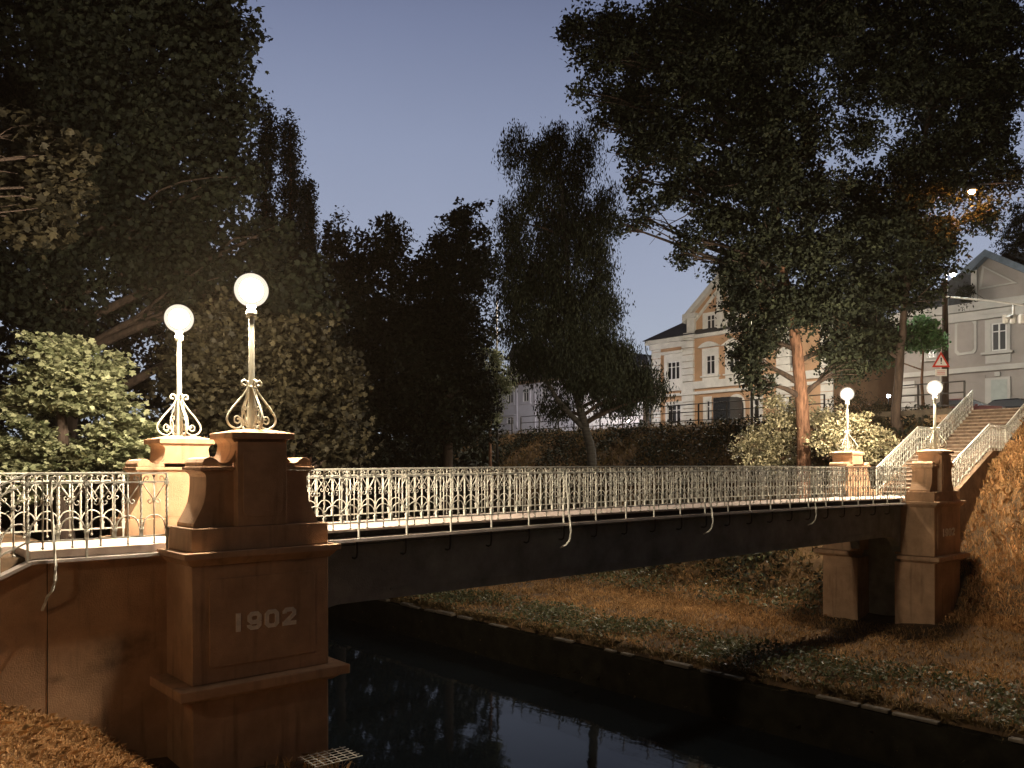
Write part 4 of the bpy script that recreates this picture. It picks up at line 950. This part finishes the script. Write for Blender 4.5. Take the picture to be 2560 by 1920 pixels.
MB().box(GX - .35, GX - .004, yr, yl + .2, zc - 1.15, zc - .552).build('cornice', M['h_greytrim'], h2)
MB().box(GX - .25, GX - .004, ygl - .35, ygl + .02, zc + .002, zl0).build('gable_pilaster', M['h_greytrim'], h2)
MB().prism([(yl + .6, zc + .05), (yl - 5, zc + 3.2), (yr, zc + 3.2), (yr, zc + .05)], 'x', GX + 1.0, GX + 12).build('roof', M['roof'], h2)
ov = [gf(*p) for p in ((985, 660), (1110, 648), (1140, 680), (1140, 915), (1115, 942), (985, 960), (958, 935), (960, 690))]
MB().prism(ov, 'x', GX - .09, GX - .004).build('blind_panel_frame', M['h_greytrim'], h2)
cen = (sum(p[0] for p in ov) / 8, sum(p[1] for p in ov) / 8)
MB().prism([(cen[0] + (p[0] - cen[0]) * .76, cen[1] + (p[1] - cen[1]) * .86) for p in ov], 'x', GX - .11, GX - .092).build('blind_panel', M['h_grey'], h2)
f2.window((1210, 655, 1420, 925), (1262, 688, 1392, 918), 2, M['h_greytrim'])
f2.slab('window_cornice', M['h_greytrim'], 1188, 585, 1432, 612, .45, .004); f2.slab('window_cornice', M['h_greytrim'], 1205, 615, 1420, 645, .2, .004)
f2.slab('sill', M['h_greytrim'], 1185, 926, 1448, 946, .35, .004); f2.slab('apron', M['h_greytrim'], 1212, 948, 1420, 1020, .08, .004)
f2.window((695, 870, 815, 985), (722, 885, 800, 978), 2, M['h_greytrim']); f2.slab('sill', M['h_greytrim'], 685, 986, 912, 1005, .3, .004)
z0s = gf(1200, 1075)[1]; MB().box(GX - .22, GX - .004, yr, yl + .1, z0s - .12, z0s + .22).build('string_course', M['h_greytrim'], h2)
f2.slab('doorway', M['h_greytrim'], 1212, 1140, 1422, 1440, .16, .004); f2.slab('door', M['door'], 1262, 1158, 1396, 1440, .18, .162)
f2.slab('keystone', M['h_greytrim'], 1290, 1095, 1335, 1130, .14, .004)
m = MB()
for i in range(9):
    z0 = 2.6 + i * .52
    if z0 + .48 < z0s - .15: m.box(GX - .035, GX - .003, yr, gf(1212, 1300)[0] - (gf(1212, 1300)[0] - gf(1422, 1300)[0]) - .02, z0, z0 + .48); m.box(GX - .035, GX - .003, gf(1212, 1300)[0] + .02, yl - .02, z0, z0 + .48)
m.build('rusticated_course', M['h_grey'], h2)
m = MB()
for i in range(9):
    z0 = 2.6 + i * .52
    if z0 + .44 < z0s - .15: m.box(GX - .14, GX - .036, yl - 1.1 - (.3 if i % 2 else 0), yl + .05, z0, z0 + .44)
m.build('quoin_strip', M['h_greytrim'], h2)
HX = HX_

# ------------------------------------------------------------------ white house in the middle
WX = 69.4
def wf(a, b): p = atX(1150 + a / 3.686, 750 + b / 3.686, WX); return p.y, p.z
h3 = thing('white_house', 'white plastered house with dark roofs, half hidden behind the birch', 'house', (WX + 6, 78, 2.56))
f3 = Facade(h3, WX, wf)
yl = wf(345, 900)[0]; yr = wf(1180, 900)[0]; ze = wf(600, 770)[1]
MB().box(WX, WX + 12, yr, yl, 2.3, ze).build('wall', M['h_white'], h3)
MB().box(WX - .5, WX - .002, yr, yl + .4, ze - .1, ze + .25).build('eaves', M['wall'], h3)
zr = wf(700, 400)[1]
rf = MB(); rf.add([(WX - .6, yr - .3, ze + .26), (WX + 12, yr - .3, ze + .26), (WX + 12, yl + .5, ze + .26), (WX - .6, yl + .5, ze + .26), (WX + 5, yr + 3, zr), (WX + 6, yr + 3, zr), (WX + 6, yl - 5, zr), (WX + 5, yl - 5, zr)],
                  [(3, 2, 1, 0), (4, 5, 6, 7), (0, 1, 5, 4), (1, 2, 6, 5), (2, 3, 7, 6), (3, 0, 4, 7)]); rf.build('roof', M['roof'], h3)
dy0, dy1, dz0, dz1 = f3.rect(470, 545, 640, 690)
MB().box(WX - .2, WX + 4, dy0, dy1, ze + .3, dz1).build('dormer', M['h_white'], h3)
MB().prism([(dy0 - .4, dz1 + .002), (dy1 + .4, dz1 + .002), (dy1 - 1.2, dz1 + 1.9), (dy0 + 1.2, dz1 + 1.9)], 'x', WX - .6, WX + 4.2).build('dormer_roof', M['roof'], h3)
f3b = Facade(h3, WX - .2, wf); f3b.window((540, 575, 590, 625), (550, 583, 580, 618), 1, M['h_white'], depth=.08)
for q_ in (((435, 820, 510, 965), (450, 832, 496, 952), 2), ((575, 800, 655, 950), (592, 815, 640, 937), 2), ((430, 1070, 515, 1160), (442, 1080, 500, 1150), 2), ((750, 800, 830, 950), (765, 815, 815, 937), 2)): f3.window(*q_, M['h_white'])
for q_ in ((428, 962, 518, 972), (570, 948, 660, 958), (405, 1056, 520, 1066)): f3.slab('sill', M['h_white'], *q_, .25, .004)
for a in (520, 690): f3.slab('downpipe', M['h_white'], a, 780, a + 12, 1180, .14, .003)
ywr = wf(1800, 900)[0]
MB().box(WX - 2, WX + 9, ywr, yr - .004, 2.3, wf(1400, 660)[1]).build('side_wing', M['h_greytrim'], h3)
MB().prism([(yr + .3, wf(1200, 660)[1] - .3), (yr - 1.5, wf(1180, 430)[1] - .5), (yr - 3.5, wf(1240, 440)[1] - .5), (ywr - .4, wf(1560, 600)[1] - .9), (ywr - .4, wf(1560, 650)[1] - 1.0)], 'x', WX - 2.4, WX + 9).build('wing_roof', M['roof'], h3)

# ------------------------------------------------------------------ street furniture
def fence(label, Y0, Y1, X, zb, h=1.1, step=2.0, mt=None, group='dark street fences'):
    mt = mt or M['darkmetal']
    r = thing('street_fence', label, 'fence', (X, Y0, zb), 0, group); n_ = max(1, int(round(abs(Y1 - Y0) / step)))
    for i in range(n_ + 1):
        yy = Y0 + (Y1 - Y0) * i / n_; MB().box(X - .035, X + .035, yy - .035, yy + .035, zb - .1, zb + h - .032).build('post', mt, r)
    for z in (h, h * .62, h * .2): MB().tube([(X + .001, min(Y0, Y1) - .03, zb + z), (X + .001, max(Y0, Y1) + .03, zb + z)], .03, 8).build('rail', mt, r)
fence('dark tube fence along the street edge below the orange house', 21.9, 45.5, 40.15, 2.52, 1.2)
fence('dark tube fence in front of the white house', 46.5, 66, 40.15, 2.52, 1.2)
fence('short tube fence beside the top of the stairs, under the warning sign', 15.45, 18.6, 41.0, 2.6, 1.35, 1.05)
# distant street lights
def street_light(label, px, py, d, arm, col, strength, r=.16, pole_px=None, bulbr=.13):
    head = at(px, py, d); pb = at(pole_px if pole_px else px, 1000, d)
    bz = gz(pb.x, pb.y); root = thing('street_light', label, 'street light', (pb.x, pb.y, bz))
    m = MB(); m.tube([(pb.x, pb.y, bz), (pb.x, pb.y, bz + 4), (pb.x, pb.y, head.z + .25)], [.10, .08, .05], 10); m.build('pole', M['darkmetal'], root)
    hd = Vector((head.x, head.y, head.z))
    m = MB(); m.tube([(pb.x, pb.y, head.z + .2), (pb.x * .5 + hd.x * .5, pb.y * .5 + hd.y * .5, head.z + .38), (hd.x, hd.y, head.z + .3)], .035, 8); m.build('arm', M['darkmetal'], root)
    m = MB(); m.lathe([(.04, .34), (.14, .28), (.24, .16), (.26, .03)], tuple(hd), 14); m.build('lamp_head', M['darkmetal'], root)
    m = MB(); m.ball(tuple(hd), bulbr, 12, 8); m.build('lamp_bulb', emat('street_bulb', col, strength), root)
    return root
street_light('warm street light high among the birch leaves, left of the orange house', 1295, 744, 58, 1, (1, .85, .66), 7000, pole_px=1243)
street_light('pale street light added unseen behind the crown of the great tree', 1868, 765, 54, 1, (1, .88, .74), 16500, pole_px=1880)  # added lamp, out of sight, that lights the house fronts
street_light('pale street light added unseen behind the birch crown', 1425, 955, 84, 1, (.95, .92, 1), 12000, pole_px=1435)  # lamp added out of sight to light the white house front
street_light('white street light shining beside the gable of the grey house', 2383, 686, 45, 1, (.95, 1, .94), 4600, pole_px=2366)
street_light('orange sodium light glowing through the leaves near the right edge', 2432, 478, 37.6, 1, (1, .36, .07), 1500, pole_px=2600)
p = Vector((-4.2, 7.6, 0)); zz = gz(p.x, p.y); r = thing('street_light', 'unseen warm street light added on the near bank, just left of the photo', 'street light', (p.x, p.y, zz))  # added out of frame to light the grass and the abutment
MB().tube([(p.x - .8, p.y, zz), (p.x - .8, p.y, 2), (p.x - .75, p.y, 3.3), (p.x - .3, p.y, 3.55), (p.x, p.y, 3.4)], .05, 10).build('pole', M['darkmetal'], r)
MB().lathe([(.04, 3.42), (.15, 3.36), (.24, 3.2), (.25, 3.12)], (p.x, p.y, 0), 16).build('lamp_head', M['darkmetal'], r)
MB().ball((p.x, p.y, 3.1), .13, 12, 8).build('lamp_bulb', emat('near_street_bulb', (1, .73, .47), 480), r)
# low ground lights
for (px, py, d, c, s, lb) in ((1173, 1072, 60, (.8, 1, .9), 90, 'small white light shining at the foot of the dark trees left of the fence'), (2222, 990, 44, (.8, .85, 1), 60, 'small bluish white light just behind the slim trunk by the stairs'), (1572, 1053, 62, (1, .9, .8), 60, 'small white light near the street below the birch'), (968, 1092, 58, (1, .35, .2), 40, 'small reddish light glimpsed low through the dark trees')):
    p = at(px, py, d); zz = gz(p.x, p.y); r = thing('garden_light', lb, 'light', (p.x, p.y, zz))
    MB().tube([(p.x, p.y, zz), (p.x, p.y, p.z - .12)], .03, 8).build('pole', M['darkmetal'], r)
    MB().lathe([(.03, -.14), (.09, -.11), (.09, -.09)], tuple(p), 12).build('socket', M['darkmetal'], r)
    MB().ball(tuple(p), .085, 10, 7).build('bulb', emat('garden_bulb', c, s), r)
# utility pole with a span arm and floodlights, warning sign
pp = at(2364, 1020, 43.6); r = thing('utility_pole', 'tall dark wooden pole with a long pale arm reaching right', 'pole', (pp.x, pp.y, 2.55))
MB().tube([(pp.x, pp.y, 2.4), (pp.x, pp.y, 7), (pp.x, pp.y, zat(2364, 700, 43.6))], [.17, .15, .13], 12).build('shaft', M['bark_dark'], r)
a0 = at(2366, 742, 43.5); a1 = at(2480, 752, 42); a2 = at(2620, 772, 40.5)
MB().tube([a0, a1, a2], .05, 8).build('arm', M['frame'], r)
b_ = at(2352, 838, 43.4); MB().box(b_.x - .2, b_.x + .2, b_.y - .05, b_.y + .3, b_.z - .28, b_.z + .28).build('switch_box', M['h_trim'], r)
fr = thing('signal_lights', 'white boxes of hanging signal lights under the pale arm', 'signal light', tuple(at(2535, 760, 41.4)))
c = at(2535, 770, 41.4)
MB().tube([(c.x, c.y, c.z + .15), (c.x, c.y, c.z - .55)], .05, 8).build('hanger', M['frame'], fr)
for dx in (-.38, .0, .42):
    q0 = c + Vector((ST, -CT, 0)) * dx
    MB().lathe([(.10, -.78), (.16, -.74), (.16, -.36), (.08, -.30)], (q0.x, q0.y, c.z), 8, False).build('signal_housing', M['white'], fr)
MB().prism([(-.9, 0), (-.45, .16), (-.45, -.06)], 'y', -.1, .1).build('visor', M['white'], fr, (0, 0, -.75))
sp = at(2353, 1000, 42.6); sg = thing('warning_sign', 'triangular red bordered warning sign with black exclamation mark and plate below', 'sign', (sp.x, sp.y, 2.55), YAW - R(90))
zc_ = zat(2353, 905, 42.6)
inst('pole', MB().tube([(0, .04, 0), (0, .04, zc_ - 2.55 + .3)], .035, 8).mesh('pole', M['galv']), sg)
def tri_(s, y0, y1): return MB().prism([(-s, -s * .577), (s, -s * .577), (0, s * 1.155)], 'y', y0, y1)
inst('sign_face', tri_(.46, -.02, .0).mesh('sign_face', M['red']), sg, (0, 0, zc_ - 2.55)); inst('sign_field', tri_(.31, -.028, -.022).mesh('sign_field', M['white']), sg, (0, 0, zc_ - 2.55))
em_ = MB(); em_.prism([(-.028, .0), (.028, .0), (.04, .22), (-.04, .22)], 'y', -.036, -.03); em_.box(-.03, .03, -.036, -.03, -.10, -.04); inst('exclamation_mark', em_.mesh('exclamation_mark', M['black']), sg, (0, 0, zc_ - 2.55))
inst('plate', MB().box(-.30, .30, -.02, 0, -.72, -.36).mesh('plate', M['white']), sg, (0, 0, zc_ - 2.55))
tl = MB()
for z_ in (-.46, -.54, -.62): tl.box(-.2, .2, -.026, -.021, z_ - .012, z_ + .012)
inst('plate_lines', tl.mesh('plate_lines', M['red']), sg, (0, 0, zc_ - 2.55))
# cars
def car(label, loc, rz, paint):
    r = thing('parked_car', label, 'car', loc, rz, 'cars parked on the street')
    low = [(-2.1, .32), (-2.15, .6), (-2.05, .85), (-1.2, .95), (1.5, .98), (2.1, .92), (2.15, .6), (2.1, .32)]
    inst('body', MB().prism(low[::-1], 'y', -.85, .85).mesh('body', paint), r)
    vs = []
    for z, xa, xb, w_ in ((.95, -1.25, 1.9, .80), (1.38, -.35, 1.25, .62)): vs += [(xa, -w_, z), (xb, -w_, z), (xb, w_, z), (xa, w_, z)]
    inst('windows', MB().add(vs, [(3, 2, 1, 0), (4, 5, 6, 7), (0, 1, 5, 4), (1, 2, 6, 5), (2, 3, 7, 6), (3, 0, 4, 7)]).mesh('windows', M['glass']), r)
    vs = []
    for z, xa, xb, w_ in ((1.382, -.42, 1.32, .64), (1.45, -.2, 1.1, .56)): vs += [(xa, -w_, z), (xb, -w_, z), (xb, w_, z), (xa, w_, z)]
    inst('roof', MB().add(vs, [(3, 2, 1, 0), (4, 5, 6, 7), (0, 1, 5, 4), (1, 2, 6, 5), (2, 3, 7, 6), (3, 0, 4, 7)]).mesh('roof', paint), r)
    for x_ in (-1.35, 1.35):
        for y_ in (-.80, .80):
            wm = MB(); wm.tube([(x_, y_ - .1, .31), (x_, y_ + .1, .31)], .31, 16); inst('wheel', wm.mesh('wheel', M['tyre']), r)
    for s_ in (-.68, .68): inst('headlight', MB().box(-2.17, -2.1, s_ - .15, s_ + .15, .62, .75).mesh('headlight', M['white']), r)
    inst('number_plate', MB().box(2.152, 2.17, -.26, .26, .55, .66).mesh('number_plate', M['white']), r)
    for s_ in (-.93, .93): inst('mirror', MB().box(-.85, -.7, s_ - .09, s_ + .09, .92, 1.05).mesh('mirror', paint), r)
p = at(2548, 1020, 50); car('dark car parked at the top of the stairs', (p.x, p.y, 2.61), R(80), M['carpaint'])
p = at(2418, 1020, 50); car('dark red car behind the fence at the stair top, left of the steps', (p.x, p.y, 2.61), R(95), M['carred'])
p = atX(1799, 1050, 58.2)
vn = thing('box_trailer', 'dark box trailer parked in front of the gateway of the orange house', 'trailer', (p.x, p.y, 2.6))
y0_ = atX(1782.5, 1000, 58.2).y; y1_ = atX(1825, 1000, 58.2).y; zt = zat(1800, 993, p.x / ray(1800)[0])
MB().box(58.2, 60.0, min(y0_, y1_), max(y0_, y1_), 3.1, zt).build('box_body', M['carpaint'], vn, bevel=.05)
for yy in (min(y0_, y1_) + .6, max(y0_, y1_) - .6): MB().tube([(58.25, yy, 2.95), (59.9, yy, 2.95)], .34, 16).build('wheel', M['tyre'], vn)
# wire mesh mat by the waterline
gm_ = MB(); o = at(822, 1893, 12.2); 
for i in range(6):
    t = i * .13 - .33; gm_.tube([(o.x + t, o.y - .26, o.z), (o.x + t, o.y + .28, o.z + .01)], .007, 5); gm_.tube([(o.x - .38, o.y + t * .78, o.z + .012), (o.x + .4, o.y + t * .78, o.z + .0)], .007, 5)
tag(gm_.build('wire_grate', M['galv']), 'small pale wire grate at the foot of the big pylon, bottom of the photo', 'grate')

# ------------------------------------------------------------------ thin added haze that lets the lamps glow
hz = MB().box(-45, 255, -125, 255, -9, 42).build('haze', bpy.data.materials.new('added_haze'))
hm = hz.data.materials[0]; hm.use_nodes = True; n = hm.node_tree.nodes; n.clear()
pv = n.new('ShaderNodeVolumePrincipled'); pv.inputs['Density'].default_value = .00014; pv.inputs['Color'].default_value = (1, .76, .55, 1)
oo = n.new('ShaderNodeOutputMaterial'); hm.node_tree.links.new(pv.outputs[0], oo.inputs['Volume'])
tag(hz, 'thin haze added for a glow round the lamps', 'haze', kind='stuff')
